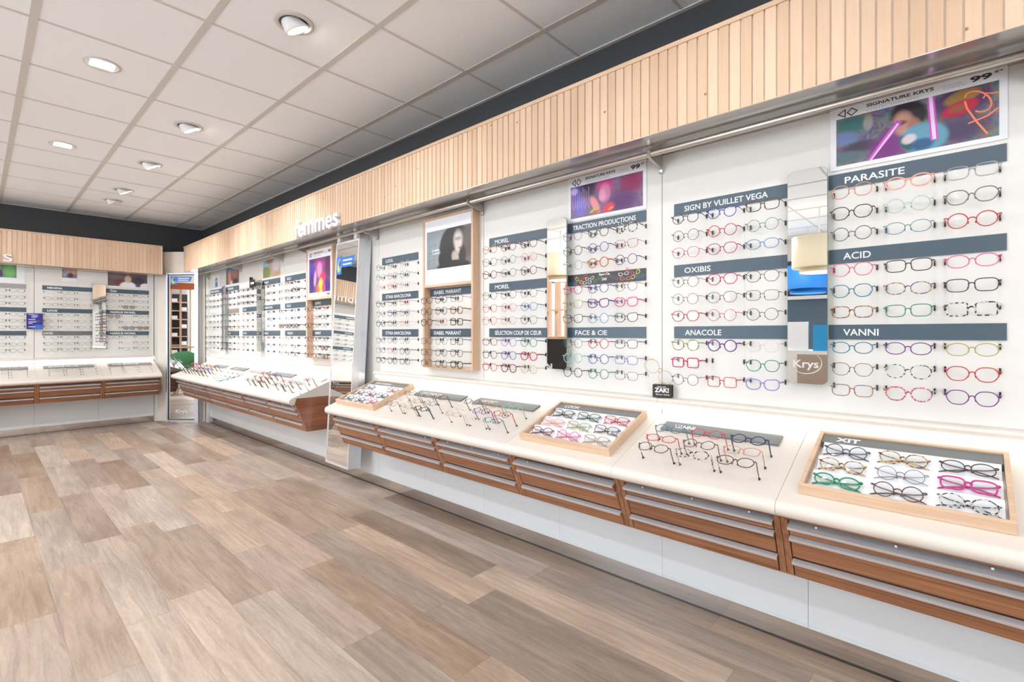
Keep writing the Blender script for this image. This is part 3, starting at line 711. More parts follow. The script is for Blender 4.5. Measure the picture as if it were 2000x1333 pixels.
wall_group(FR, 'R2', -7.15, 'left of farthest mirror', [
 ('upper', 'brn-q0 dgr-q0 brn-q0/gry-q0 dgr-q0 lpk-q0/brn-q0 gry-q0 gry-q0'),
 ('middle', 'gry-q0 clr-q0 gry-q0/clr-q0 gry-q0 clr-q0/gry-q0 clr-q0 brn-q0'),
 ('lower', 'dgr-q0 brn-q0 gry-q0/bur-q0 brn-q0 gry-q0/gry-q0 clr-q0 .')], G)
# back wall
plates(FB, .551, 1.020, [('MINIMA', (92, 122)), ('LOOK', (92, 113)), ('LOOK', (84, 104))], 'middle display on the back wall', pxB, mats=(None, None, 'g'), bold=.03)
wall_group(FB, 'B', 1.013, 'back wall middle display', [
 ('upper', 'clr-q0 gry-q0 clr-q0/gry-q0 gry-q0 clr-q0/gry-q0 gry-q0 bei-q0'),
 ('middle', 'gry-q0 gry-q0 dgr-q0/dgr-q0 gry-q0 gry-q0/gry-q0 clr-q0 gry-q0'),
 ('lower', 'lil-q0 gry-q0 gry-q0/dgr-q0 gry-q0 gry-q0/gry-q0 gry-q0 dgr-q0')], G)
plates(FB, 1.160, 1.624, [('ŌGA', (215, 228)), ('MARIUS MOREL', (215, 265)), ('MARIUS MOREL', (215, 266))], 'right display on the back wall', pxB, bold=.03)
wall_group(FB, 'B', 1.617, 'back wall right display', [
 ('upper', 'gry-q0 gry-q0 gry-q0/gry-q0 dgr-q0 gry-q0/clr-q0 dgr-q1! gry-q0'),
 ('middle', 'nav-q1! clr-q0 gry-q0/gry-q0 clr-q0 gry-q0/clr-q0 dgr-q2! dbr-q2!'),
 ('lower', 'dgr-q0 clr-q0 clr-q0/. clr-q0 gry-q0/. gry-q0 gry-q0')], G)
plates(FB, -.06, .411, [('', None), ('', None), ('', None)], 'left display on the back wall', pxB, mats=('l', None, None))
wall_group(FB, 'B', .404, 'back wall left display', [
 ('upper', 'gry-q0 gry-q0 dgr-q0/gry-q0 gry-q0 gry-q0/dgr-q0 blk-q0 gry-q0'),
 ('middle', 'gry-q0 gry-q0 gry-q0/gry-q0 dgr-q0 gry-q0/gry-q0 gry-q0 gry-q0'),
 ('lower', 'gry-q0 gry-q0 lbl-q0/gry-q0 dgr-q0 gry-q0/clr-q0 gry-q0 blk-q0')], G)
# seen only in the tall mirror
for q, R_ in enumerate((-.21, -.81)):
    plates(FB, R_-.47, R_, [('ETNIA BARCELONA', None)]*3 if q < 2 else [None]*3, '%s back wall display mirrored in tall mirror' % ('nearer', 'farther')[q], pxB)
    if q < 2:
        wall_group(FB, 'B', R_-.006, 'back wall mirrored display' if q == 0 else 'back wall hidden display', [
            (lv, 'gry-q0 dgr-q0 gry-q0/gry-q0 gry-q0 dgr-q0/dgr-q0 gry-q0 gry-q0') for lv in ('upper', 'middle', 'lower')], G)

# ------------------------------------------------------------------ countertop displays
TH = math.atan(.3713)
def zs(y): return .847+(y+.003)*.3713
NN = Vector((0, -math.sin(TH), math.cos(TH))); UU = Vector((0, math.cos(TH), math.sin(TH)))
FEET = (-.214, -.289, -.356)
G2 = 'eyeglasses standing on the countertops'
def counter_group(F, R, desc, grid, tags=True):
    b = MB(); any_ = False
    for r, row in enumerate(grid.split('/')):
        for c, tok in enumerate(row.split()):
            pr = R-.003-.153*(2-c)
            for xp in (pr, pr-.130):
                base = Vector((xp, FEET[r], zs(FEET[r])))
                t = [q_[3] for q_ in TOPS if q_[0] == id(F) and q_[1]-.001 <= xp <= q_[2]+.001][0]
                m = MB(); m.box(-.0022, .0022, -.002, .009, .0, .0022).box(-.0022, .0022, -.002, .001, .0, .009)
                m.xf(T(base) @ RX(TH)).build('temple_clip', M_BLACK, t, label='small black clip for a glasses temple')
            if tok == '.': continue
            FI = math.radians(60); N2 = Vector((0, -math.cos(FI), math.sin(FI))); U2 = Vector((0, math.sin(FI), math.cos(FI)))
            P = Vector((pr-.065, FEET[r], zs(FEET[r])))+N2*.074+NN*.003-U2*.0088
            M = F @ T(P) @ RX(-FI) @ RY(random.uniform(-.02, .02))
            put(M, tok, '%s, %s row, %s, %s' % (name_of(tok), ('back', 'middle', 'front')[r], COLN[c], desc), G2, 2, tags and r == 2)
def counter_sign(F, L_, R_, desc, txt=None, mat=None, w=None, bold=.012, h=.026, y0=-.142):
    y1 = y0+.066
    hh = .0345; yc, zc = (y0+y1)/2, zs((y0+y1)/2)
    M = F @ T(((L_+R_)/2, yc, zc)+NN*0) if False else F @ T(Vector(((L_+R_)/2, yc, zc))+NN*.0055) @ RX(TH-PI/2)
    t = thing('name_plate', desc, 'sign', M, 'grey plates lying on the countertops')
    W = (R_-L_)/2
    MB().box(-W, W, -.003, 0, -hh, hh).box(-W, W, .0, .005, -hh, -hh+.003).box(-W, W, .0, .005, hh-.003, hh).build('plate', mat or M_SIGNG, t)
    if txt: lettering(txt, -W+w[0], -W+w[1], -h/2, h, -.0032, M_TEXT, t, bold=bold)
    return t
TRAYN = {}
def tray(F, x0, x1, desc, txt, w, grid, short, bold=.012):
    M = F @ T(Vector(((x0+x1)/2, -.3875, zs(-.3875)))+NN*.0006) @ RX(TH)
    W = (x1-x0)/2; D = .3565; H_ = .036
    t = thing('display_tray', desc, 'tray', M, 'pale oak display trays')
    f = MB(); e = .013
    f.box(-W, W, 0, e, 0, H_).box(-W, W, D-e, D, 0, H_).box(-W, -W+e, e, D-e, 0, H_).box(W-e, W, e, D-e, 0, H_)
    o = f.build('tray_frame', M_OAK, t); bv = o.modifiers.new('bevel', 'BEVEL'); bv.width = .0012; bv.segments = 2
    MB().box(-W+e, W-e, e, D-e, .001, .006).build('tray_base', M_PAPER, t)
    s = MB(); P_ = .0905; y0 = e+.002
    for k in range(3):
        ya = y0+P_*k
        s.prism([(ya, .006), (ya+.0865, .006), (ya+.0865, .033), (ya+.0845, .0335), (ya, .0065)], -W+e+.012, W-e-.006)
    s.build('stepped_card', M_PAPER, t, label='stepped white card')
    p = MB().box(-W+e+.001, W-e-.001, y0+P_*3+.001, D-e-.001, .006, .0305).build('name_strip', M_SIGNG, t, label='grey name strip')
    ly = (y0+P_*3+.001+D-e-.001)/2
    if txt:
        l = lettering(txt, -W+w[0], -W+w[1], -.013, .026, 0, M_TEXT, t, bold=bold)
        l.matrix_basis = T((0, ly, .0310)) @ RX(-PI/2)
    a = math.atan(.027/.0845)
    for r, row in enumerate(grid.split('/')):
        k = 2-r
        for c, tok in enumerate(row.split()):
            if tok == '.': continue
            ya = y0+P_*k+.040
            P = Vector((-.150+.152*c, ya, 0.0065+.040*.32+.0150))
            MM = M @ T(P) @ RX(a-PI/2+.18) @ RY(random.uniform(.0, .05))
            put(MM, tok, '%s folded, %s row, %s, %s' % (name_of(tok), ('back', 'middle', 'front')[r], COLN[c], short), 'folded eyeglasses in the oak trays', True)
tray(FR, -.393, .098, 'largest pale oak tray at the right end of the near counter', 'XIT', (.055, .125), 'dgr-r1 yrt-h1 dbr-o1/yrt-h1 gry-r0 mag-q2/emr-o2 brn-r1 spk-g1', 'rightmost oak tray', .03)
tray(FR, -1.589, -1.092, 'middle pale oak tray of the near counter, in front of the small black stand', 'LOOK', (.06, .15), 'dbr-q1 dgn-q1 red-q1/lpk-q1 olv-q1 brn-q1/bur-o1 pnk-r1 bei-q1', 'middle oak tray')
tray(FR, -3.393, -2.90, 'far pale oak tray at the left end of the near counter', 'GIGI STUDIOS', (.07, .27), 'gry-q1 . ora-q1/dbr-r1 bur-r1 blk-q1/dgr-c1 dbr-r1 red-r1', 'oak tray beside mirror')
counter_sign(FR, -.986, -.515, 'grey plate with white capitals between the right and middle oak trays', 'VANNI', None, (.05, .14), bold=.03)
counter_group(FR, -.518, 'between near oak trays', 'tea-r1 crm-r1 nav-r2/red-o1 brn-r1 rsg-q1/dbr-h1 spk-h2 dbr-h1')
counter_sign(FR, -2.193, -1.72, 'grey plate with white capitals left of the middle oak tray', 'LAFONT', None, (.05, .17))
counter_group(FR, -1.703, 'left of middle tray', 'dgr-r1 gld-r1 mnt-r1/clr-q0 pur-r1 red-r1/gld-o0 clr-o0 tea-o1')
counter_sign(FR, -2.789, -2.31, 'grey plate with white capitals right of the far oak tray', 'GIGI STUDIOS', None, (.05, .255))
counter_group(FR, -2.30, 'right of far tray', 'dgr-r0 dgn-o0 brn-h1/clr-o0 yrt-r0 dgr-r0/dbr-h0 rsg-o0 dgn-o2')
# far right-hand counter
counter_sign(FR, -7.06, -6.65, 'small grey plate on the far counter, first from its left end', None)
counter_sign(FR, -6.43, -5.975, 'small grey plate on the far counter, second from its left end', None)
counter_sign(FR, -5.82, -5.36, 'pale blank plate in the middle of the far counter', None, M_SIGNL)
counter_sign(FR, -5.235, -4.755, 'grey plate behind the densest glasses of the far counter', None)
counter_sign(FR, -4.62, -4.135, 'pale blank plate at the right end of the far counter', None, M_COUNTER)
counter_group(FR, -7.05, 'far counter, left end', 'crm-q1 red-q1 bur-q1/dbr-q1 dgn-q1 bur-q1/dgn-h1 dbr-q1 dbr-q1', False)
counter_group(FR, -6.48, 'far counter, first gap', 'dbr-q1 ora-q1 dbr-q1/blk-q1 dbr-q1 blu-q1/dbr-h1 dbr-q1 brn-h1', False)
counter_group(FR, -5.80, 'far counter, middle', 'clr-q0 . clr-q0/. clr-q0 clr-q0/clr-q0 clr-q0 .', False)
counter_group(FR, -4.72, 'far counter, dense set', 'red-q1 bur-q1 nav-q1/brn-h1 bur-q1 dbr-h1/blk-q1 brn-h1 bur-q2', False)
counter_group(FR, -4.06, 'far counter, right end', 'lpk-q0 . bur-r1/rsg-r1 dgr-r1 gry-r0/blk-r1 blk-r1 .', False)
# back counter
counter_sign(FB, .553, 1.025, 'grey plate on the back counter, below the middle display', 'MARIUS MOREL', None, (.05, .33), bold=.03, y0=-.145)
counter_sign(FB, 1.162, 1.631, 'grey plate on the back counter, below the right display', 'MARIUS MOREL', None, (.05, .33), bold=.03, y0=-.145)
counter_sign(FB, -.05, .42, 'grey plate on the back counter, below the left display', None, None, y0=-.145)
counter_group(FB, 1.03, 'back counter, middle', 'clr-q0 gry-q0 gry-q0/gry-q0 dgr-o1 gry-q0/gry-q0 clr-q0 .', False)
counter_group(FB, 1.60, 'back counter, right', 'dgr-o1 clr-q0 bei-q0/dbr-o1 . bei-q0/. . .', False)
counter_group(FB, .41, 'back counter, left', 'gry-q0 gry-q0 gry-q0/dgr-o0 gry-q0 gry-q0/gry-q0 gry-q0 .', False)
# leaflet and green cloth on the far counter
def on_counter(F, x, y, lift=.0): return F @ T(Vector((x, y, zs(y)))+NN*(.0006+lift)) @ RX(TH)
M_LEAF = blob_mat('leaflet_print', srgb(226, 232, 240), [(0, .0, .022, .03, 0, .4, srgb(70, 100, 170)), (.055, .0, .012, .02, 0, .4, srgb(60, 80, 130)), (-.06, 0, .012, .02, 0, .4, srgb(90, 120, 190))])
o = MB().box(-.075, .075, -.033, .033, 0, .0015).build('leaflet', M_LEAF, None, mw=on_counter(FR, -5.86, -.28) @ RZ(.9)); tag(o, 'white and blue leaflet lying on the far right-hand counter', 'leaflet')
M_CLOTH = pmat('pale_green_cloth', srgb(186, 220, 204), .8, noise=.05, nscale=40)
m = MB(); nx, ny = 9, 7
vs = [((i/8-.5)*.16*(1-.12*math.sin(j*1.3)), (j/6-.5)*.10*(1+.1*math.sin(i)), .001+.004*(math.sin(i*1.7+j*.9)+1)) for j in range(ny) for i in range(nx)]
m.add(vs, [(j*nx+i, j*nx+i+1, (j+1)*nx+i+1, (j+1)*nx+i) for j in range(ny-1) for i in range(nx-1)])
o = m.build('cleaning_cloth', M_CLOTH, None, True, on_counter(FR, -6.0, -.35)); sd = o.modifiers.new('s', 'SOLIDIFY'); sd.thickness = .0015; sd.offset = 1
tag(o, 'crumpled pale green cleaning cloth on the far right-hand counter', 'cloth')

# ------------------------------------------------------------------ wooden frames and posters
def tall_frame(F, x0, x1, z0, z1, zm, label):
    t = thing('wall_frame', label, 'frame', F @ T((x0, 0, 0)), 'tall oak display frames'); w = x1-x0; d = -.058; e = .017
    for a_ in (0, w-e): MB().box(a_, a_+e, d, -.0016, z0, z1).build('side_board', M_OAKZ, t)
    for a_, b_ in ((z1-e, z1), (z0, z0+e), (zm-e/2, zm+e/2)): MB().box(e, w-e, d, -.0016, a_, b_).build('cross_board', M_OAK, t)
    return t
tall_frame(FR, -2.80, -2.285, .985, 2.016, 1.548, 'tall oak frame around the curly-haired portrait, near counter')
tall_frame(FR, -4.60, -4.095, .99, 2.013, 1.545, 'tall oak frame around the purple portrait, left of the tall mirror')
def poster(F, x0, x1, z0, z1, label, img, imat, y=-.0022, name='poster', th=.0018, flat=()):
    """img: (x0, x1, z0, z1) of the printed picture, flat: extra ribbons (material, [points], width) in picture coordinates"""
    xc, zc = (x0+x1)/2, (z0+z1)/2
    t = thing(name, label, 'poster', F @ T((xc, y, zc)))
    MB().box(x0-xc, x1-xc, -th, 0, z0-zc, z1-zc).build('sheet', M_PAPER, t)
    if img:
        ic, jc = (img[0]+img[1])/2, (img[2]+img[3])/2; hw, hh = (img[1]-img[0])/2, (img[3]-img[2])/2
        o = MB().box(-hw, hw, -.0003, 0, -hh, hh).build('picture', imat, t, mw=T((ic-xc, -th, jc-zc)))
        for mat, pts, wd in flat:
            m = MB(); vs = []
            for i, (a, b) in enumerate(pts):
                a2, b2 = pts[min(i+1, len(pts)-1)]; a1, b1 = pts[max(i-1, 0)]
                dx, dz = a2-a1, b2-b1; l = math.hypot(dx, dz) or 1
                ox, oz = -dz/l*wd/2, dx/l*wd/2
                cl = lambda x, z: (max(-hw, min(hw, x)), max(-hh, min(hh, z)))
                p, q = cl(a+ox, b+oz), cl(a-ox, b-oz)
                vs += [(p[0], -.0006-.0001*len(o.children), p[1]), (q[0], -.0006-.0001*len(o.children), q[1])]
            m.add(vs, [(2*i, 2*i+1, 2*i+3, 2*i+2) for i in range(len(pts)-1)])
            m.build('printed_line', mat, o)
    return t, xc, zc
def ribs(n, mat, f, w): return (mat, [f(i/(n-1)) for i in range(n)], w)
def krys_header(t, xl, xr, zt, zb, y, s=1.):
    """diamond logo, two lines of text and a price, laid out between xl and xr on a strip zb..zt (poster-local)"""
    W, Hh = xr-xl, zt-zb; zc = (zt+zb)/2+.0*Hh
    m = MB(); cx = xl+.105*W; a, b = .047*W, .36*Hh
    def ring(pts, w):
        for i in range(len(pts)):
            p, q = Vector(pts[i]+(0,)), Vector(pts[(i+1)%len(pts)]+(0,)); d = (q-p).normalized(); nrm = Vector((-d.y, d.x, 0))*w/2; p = p-d*w*.3; q = q+d*w*.3
            vs = [(p.x+nrm.x, y, p.y+nrm.y), (p.x-nrm.x, y, p.y-nrm.y), (q.x-nrm.x, y, q.y-nrm.y), (q.x+nrm.x, y, q.y+nrm.y)]; m.add(vs, [(0, 1, 2, 3)])
    zl = zc-.1*Hh
    ring([(cx-a*1.15, zl), (cx-a*.15, zl+b), (cx-a*.15, zl-b)], .05*Hh*1.8)
    ring([(cx+a*.15, zl), (cx+a*.75, zl+b), (cx+a*1.5, zl), (cx+a*.75, zl-b)], .05*Hh*1.8)
    m.build('logo', M_TEXTK, t)
    lettering('SIGNATURE KRYS', xl+.235*W, xl+.63*W, zc-.02*Hh, .30*Hh, y, M_TEXTK, t, bold=.025, thick=.0002)
    lettering('COLLECTION 2025', xl+.235*W, xl+.55*W, zc-.42*Hh, .22*Hh, y, M_TEXTG, t, bold=-.002, thick=.0002)
    lettering('MONTURE', xl+.68*W, xl+.78*W, zc-.02*Hh, .11*Hh, y, M_TEXTG, t, bold=0, thick=.0002)
    lettering('À PARTIR DE', xl+.68*W, xl+.80*W, zc-.24*Hh, .11*Hh, y, M_TEXTG, t, bold=0, thick=.0002)
    lettering('99', xl+.82*W, xl+.93*W, zc-.18*Hh, .45*Hh, y, M_TEXTK, t, bold=.04, thick=.0002)
    lettering('€*', xl+.94*W, xl+.985*W, zc+.1*Hh, .2*Hh, y, M_TEXTK, t, bold=.02, thick=.0002)
# rightmost poster: neon-lit portrait
q = srgb
imE = blob_mat('neon_shop_print', q(44, 48, 78), [
 (-.17, .055, .05, .03, 0, .5, q(60, 110, 110)), (-.19, .01, .04, .025, 0, .5, q(110, 130, 180)), (-.14, -.03, .06, .02, 0, .5, q(64, 60, 80)), (-.12, .05, .014, .03, 0, .4, q(150, 150, 150)),
 (-.18, -.06, .05, .02, 0, .5, q(90, 110, 120)), (-.06, -.05, .06, .05, .6, .7, q(120, 40, 130)), (.13, .05, .07, .05, 0, .4, q(84, 44, 96)), (.13, .062, .045, .022, .2, .3, q(150, 120, 60)),
 (.125, .026, .045, .024, .25, .25, q(196, 30, 66)), (.12, .028, .022, .012, .2, .4, q(150, 90, 60)), (.12, -.04, .08, .04, 0, .6, q(70, 50, 90)),
 (-.012, .055, .045, .040, 0, .35, q(40, 34, 42)), (.015, .04, .03, .036, .2, .35, q(38, 32, 40)), (-.02, .018, .028, .042, .15, .45, q(196, 146, 130)), (-.03, .022, .02, .008, 0, .6, q(110, 70, 72)), (.01, .0, .018, .03, .2, .5, q(176, 124, 104)),
 (.035, -.045, .062, .052, -.25, .2, q(96, 160, 184)), (-.012, -.052, .016, .03, .5, .3, q(28, 96, 92)), (-.005, -.04, .02, .016, .3, .4, q(216, 206, 214)), (.03, -.066, .03, .02, 0, .4, q(40, 90, 140))], noise=.22, nsc=22)
NEON = pmat('print_pale_magenta', q(246, 214, 250), .4, noise=.01, nscale=9); NEONP = pmat('print_magenta', q(206, 84, 206), .4, noise=.04, nscale=9); NEONO = pmat('print_orange', q(250, 140, 104), .4, noise=.03, nscale=9)
t, xc, zc = poster(FR, -.374, .098, 1.829, 2.06, 'wide poster with neon-lit portrait and orange neon sign, above rightmost display', (-.354, .079, 1.844, 2.018), imE, flat=[
 (NEONP, [(-.115, -.09), (-.03, .03)], .018), (NEON, [(-.112, -.09), (-.034, .022)], .007), (NEONP, [(.052, .09), (.062, -.06)], .020), (NEON, [(.052, .09), (.062, -.058)], .010),
 ribs(26, NEONO, lambda u: (.165-.028*math.cos(u*5.2)-.0+.01*u, .045+.030*math.sin(u*5.2+.4)-.02*u), .005),
 (NEONO, [(.137, .045), (.142, .02), (.165, -.03), (.19, -.075)], .005), (NEONO, [(.145, -.03), (.19, -.018), (.215, .0)], .0045), (NEONO, [(.18, .04), (.188, .055), (.20, .05), (.215, .05)], .004)])
krys_header(t, -.372-xc, .096-xc, 2.058-zc, 2.020-zc, -.0022)
imC = blob_mat('violet_portrait_print', q(120, 50, 130), [
 (-.17, .03, .035, .07, 0, .4, q(96, 78, 178)), (-.15, -.03, .04, .05, 0, .5, q(120, 110, 200)), (-.19, .06, .02, .02, 0, .4, q(180, 170, 230)), (-.10, .06, .05, .04, 0, .6, q(56, 30, 70)),
 (.15, .04, .06, .05, 0, .6, q(150, 40, 90)), (.10, -.04, .08, .05, 0, .7, q(90, 40, 110)), (.0, .055, .05, .04, 0, .4, q(190, 60, 130)), (.0, .02, .032, .045, 0, .5, q(214, 128, 170)), (-.015, .01, .02, .03, 0, .6, q(230, 160, 190)),
 (-.06, -.03, .02, .05, .5, .4, q(232, 150, 150)), (-.072, -.060, .022, .007, .5, .3, q(150, 204, 90)), (.02, -.06, .035, .022, .3, .5, q(220, 60, 90)), (.035, -.066, .018, .007, .3, .3, q(236, 130, 60)), (-.062, -.074, .03, .006, .4, .3, q(216, 90, 60))], noise=.16, nsc=28)
t, xc, zc = poster(FR, -1.584, -1.124, 1.822, 2.058, 'wide poster with violet portrait beside silver tinsel, above the right-of-narrow-mirror display', (-1.568, -1.143, 1.838, 2.007), imC, flat=[
 (NEON, [(-.205+.012*k, .07-.01*(k % 3)), (-.203+.012*k, -.03-.012*(k % 2))], .0016) for k in range(10)])
krys_header(t, -1.582-xc, -1.126-xc, 2.056-zc, 2.010-zc, -.0022)
# near oak frame: curly-haired black and white portrait
imA = blob_mat('curly_portrait_print', q(150, 162, 170), [
 (.04, -.01, .13, .15, 0, .10, q(30, 28, 30)), (.0, -.07, .10, .08, 0, .12, q(26, 24, 26)), (.10, .07, .10, .07, 0, .2, q(34, 31, 32)), (.20, .02, .07, .13, 0, .45, q(92, 80, 78)),
 (.10, .045, .042, .058, 0, .55, q(196, 190, 190)), (.105, .0, .034, .05, 0, .5, q(204, 190, 186)), (.10, .05, .034, .012, 0, .6, q(150, 142, 144)), (.118, -.012, .014, .007, 0, .6, q(186, 120, 118)),
 (.075, -.075, .034, .05, .4, .4, q(178, 166, 160)), (.055, -.125, .17, .04, 0, .2, q(30, 28, 30)), (.145, -.06, .035, .06, 0, .4, q(44, 38, 40))], noise=.01, nsc=40)
t, xc, zc = poster(FR, -2.782, -2.303, 1.558, 1.998, 'black and white portrait of a curly-haired person in the near oak frame', (-2.76, -2.305, 1.661, 1.922), imA, y=-.052, flat=[
 (pmat('print_grid_line', q(96, 104, 110), .5, noise=.02, nscale=20), [(-.225, .13-.05*k), (-.12, .13-.05*k)], .0014) for k in range(1, 6)]+[(MATS['print_grid_line'], [(-.20+.05*k, .13), (-.20+.05*k, -.13)], .0012) for k in range(2)])
lettering('ISABEL', -.155, -.075, .005, .013, -.0024, M_TEXT, t, thick=.0002); lettering('MARANT', -.155, -.068, -.016, .013, -.0024, M_TEXT, t, thick=.0002)
# far oak frame: purple portrait
imF = blob_mat('purple_portrait_print', q(104, 44, 104), [
 (-.15, .05, .05, .12, 0, .5, q(84, 60, 160)), (-.15, -.08, .05, .1, 0, .6, q(60, 44, 120)), (.16, .06, .06, .10, 0, .6, q(96, 40, 84)), (.15, -.10, .06, .06, 0, .6, q(70, 50, 130)), (.0, .09, .075, .075, 0, .4, q(170, 60, 150)), (.0, .05, .045, .07, 0, .5, q(222, 140, 176)), (-.085, -.03, .025, .07, -.15, .4, q(220, 150, 190)), (.06, -.03, .05, .05, 0, .5, q(214, 50, 110)),
 (.02, -.12, .05, .09, -.2, .3, q(206, 190, 80)), (-.03, -.14, .03, .05, 0, .4, q(230, 110, 70)), (.08, -.13, .03, .06, 0, .4, q(230, 70, 130))], noise=.12, nsc=20)
t, xc, zc = poster(FR, -4.582, -4.113, 1.556, 1.995, 'tall purple and pink portrait poster in the far oak frame', (-4.55, -4.14, 1.60, 1.915), imF, y=-.052)
krys_header(t, -4.57-xc, -4.10-xc, 1.985-zc, 1.93-zc, -.0022)
lettering('99€', .14, .20, -.212, .026, -.0022, M_TEXTK, t, bold=.03, thick=.0002)
# small posters of the far wall
poster(FR, -6.988, -6.528, 1.832, 2.052, 'poster with brown and pink picture under blue sky, above far wall displays', (-6.986, -6.53, 1.845, 2.05), blob_mat('brown_pink_print', q(120, 86, 78), [(-.05, .08, .2, .04, 0, .4, q(110, 140, 190)), (-.1, -.02, .05, .09, 0, .5, q(222, 150, 130)), (.08, .02, .10, .05, 0, .5, q(170, 120, 104)), (-.02, -.09, .06, .03, 0, .4, q(232, 222, 220)), (.1, -.08, .1, .04, 0, .5, q(76, 50, 46))], noise=.12))
poster(FR, -5.786, -5.326, 1.824, 2.03, 'poster with green meadow, blue sky and pink blossom, above far wall displays', (-5.784, -5.328, 1.836, 2.03), blob_mat('meadow_print', q(206, 200, 176), [(-.16, .05, .09, .06, 0, .5, q(150, 200, 230)), (-.14, -.04, .12, .07, 0, .4, q(142, 150, 90)), (-.05, .08, .1, .025, 0, .5, q(150, 120, 60)), (.12, .03, .1, .06, 0, .5, q(224, 206, 214)), (.14, -.08, .1, .03, 0, .4, q(206, 160, 120))], noise=.10))
poster(FR, -7.52, -7.21, 1.832, 2.02, 'pale poster with small blue and orange bottle picture, farthest on the right wall', (-7.43, -7.30, 1.84, 1.97), blob_mat('bottle_print', q(230, 234, 240), [(0, -.03, .045, .035, 0, .2, q(60, 140, 206)), (-.015, .03, .02, .03, 0, .3, q(200, 120, 84)), (.02, .045, .012, .02, 0, .3, q(90, 80, 90))]))
# back wall pictures
poster(FB, .731, .873, 1.878, 2.028, 'small picture of people above the middle display of the back wall', (.732, .872, 1.925, 2.028), blob_mat('small_people_print', q(120, 110, 120), [(-.01, .02, .03, .03, 0, .5, q(216, 150, 120)), (.04, .02, .03, .03, 0, .5, q(200, 160, 130)), (.01, -.02, .025, .03, 0, .4, q(60, 56, 90)), (-.045, .0, .02, .04, 0, .5, q(150, 170, 200))], noise=.1))
t, xc, zc = poster(FB, 1.178, 1.604, 1.84, 2.026, 'wide picture of a person in white shirt above right back display', (1.178, 1.604, 1.857, 2.026), blob_mat('white_shirt_print', q(96, 76, 84), [(-.13, .04, .08, .03, 0, .6, q(130, 110, 110)), (-.10, -.03, .05, .04, 0, .5, q(120, 60, 66)), (.12, .0, .08, .05, 0, .5, q(60, 52, 76)), (.0, -.075, .085, .055, 0, .2, q(238, 240, 246)), (.0, .015, .036, .048, 0, .4, q(216, 180, 156)), (.19, -.075, .055, .045, 0, .2, q(232, 236, 244))], noise=.06))
poster(FB, -.06, .399, 1.826, 2.028, 'white poster with green leaves picture at left of the back wall', (-.05, .329, 1.885, 2.028), blob_mat('green_leaf_print', q(76, 150, 84), [(.13, .0, .05, .07, 0, .5, q(120, 190, 110)), (.02, .02, .035, .06, 0, .4, q(222, 170, 150)), (.05, -.03, .025, .05, 0, .3, q(74, 50, 110)), (-.1, 0, .06, .08, 0, .6, q(60, 120, 70))], noise=.12))
t = thing('counter_sign', 'square violet blue display sign hooked between left and middle back displays', 'sign', FB @ T((.482, -.06, 1.37)))
MB().box(-.0715, .0715, 0, .004, -.0955, .0955).build('sheet', blob_mat('violet_sign_print', q(48, 40, 140), [(0, .06, .03, .02, .4, .6, q(150, 150, 220)), (.03, -.07, .05, .03, 0, .7, q(60, 110, 200)), (0, 0, .05, .012, 0, .6, q(90, 90, 170))]), t)
for k, (wd, zz) in enumerate([(.04, .078), (.05, .018), (.055, -.012), (.03, -.03), (.05, -.07)]): MB().box(-.055, -.055+wd*1.2, -.0006, 0, zz, zz+.006).build('printed_line', M_TEXT, t)
MB().box(-.008, .008, .0045, .0595, .02, .04).build('hook', M_WHITE, t)
# colourful strip with spectacles, middle level of display C
t = thing('picture_strip', 'dark strip printed with rows of colourful cat-eye spectacles, display right of narrow mirror', 'sign', FR @ T((-1.358, -.001, 1.506)))
M_STRIP = pmat('charcoal_print', q(62, 58, 56), .4, noise=.05, nscale=30)
MB().box(-.231, .231, -.003, 0, -.030, .030).build('plate', M_STRIP, t)
def tiny(cx, cz, rot, sc, col, m=None):
    mm = pmat('print_tint_%s' % col, COLT[col], .4, noise=.02, nscale=9); b = MB()
    for s_ in (-1, 1):
        P = [(s_*(.018+.015*math.cos(a)+ (.004 if math.sin(a) > .3 else 0)), .010*math.sin(a)+.004*max(0, math.cos(a))*math.sin(a)) for a in [2*PI*i/12 for i in range(12)]]
        for i in range(12):
            p, q_ = P[i], P[(i+1)%12]; k = .74
            f = lambda p, k: (s_*.018+(p[0]-s_*.018)*k, p[1]*k)
            c4 = [p, q_, f(q_, k), f(p, k)]
            c4 = [(cx+sc*(x*math.cos(rot)-z*math.sin(rot)), -.0034, cz+sc*(x*math.sin(rot)+z*math.cos(rot))) for x, z in c4]
            b.add(c4, [(0, 1, 2, 3)])
    b.build('printed_spectacles', mm, t)
COLT = dict(white=q(236,236,236), red=q(214,50,52), yellow=q(236,206,70), green=q(46,170,96), teal=q(60,170,190), lime=q(206,226,60), pink=q(236,60,140), orange=q(236,120,60), violet=q(126,80,150), blue=q(70,130,210))
for a in [(-.195,-.016,0,.75,'teal'), (-.155,-.004,-.6,.85,'yellow'), (-.125,.012,.7,.7,'red'), (-.09,.004,.1,.8,'white'), (-.105,-.017,.05,.8,'white'), (-.04,-.004,.5,.8,'green'), (.055,.0,-.45,.8,'violet'), (.11,.012,.1,.85,'white'), (.12,-.012,.0,.9,'orange'), (.145,.020,-.6,.8,'pink'), (.175,.004,.7,.9,'lime'), (.20,-.008,.1,.7,'blue')]: tiny(*a)
lettering('Face', -.032, -.004, .014, .012, -.0032, M_TEXT, t, bold=.03); lettering('Cie', .010, .030, .014, .012, -.0032, M_TEXT, t, bold=.03)
MB().box(-.001, .007, -.0036, -.003, .012, .024).build('orange_square', pmat('print_tint_orange', COLT['orange'], .4, noise=.02, nscale=9), t)
lettering('ZAK!', -.016, .014, -.012, .013, -.0032, M_TEXT, t, bold=.03)
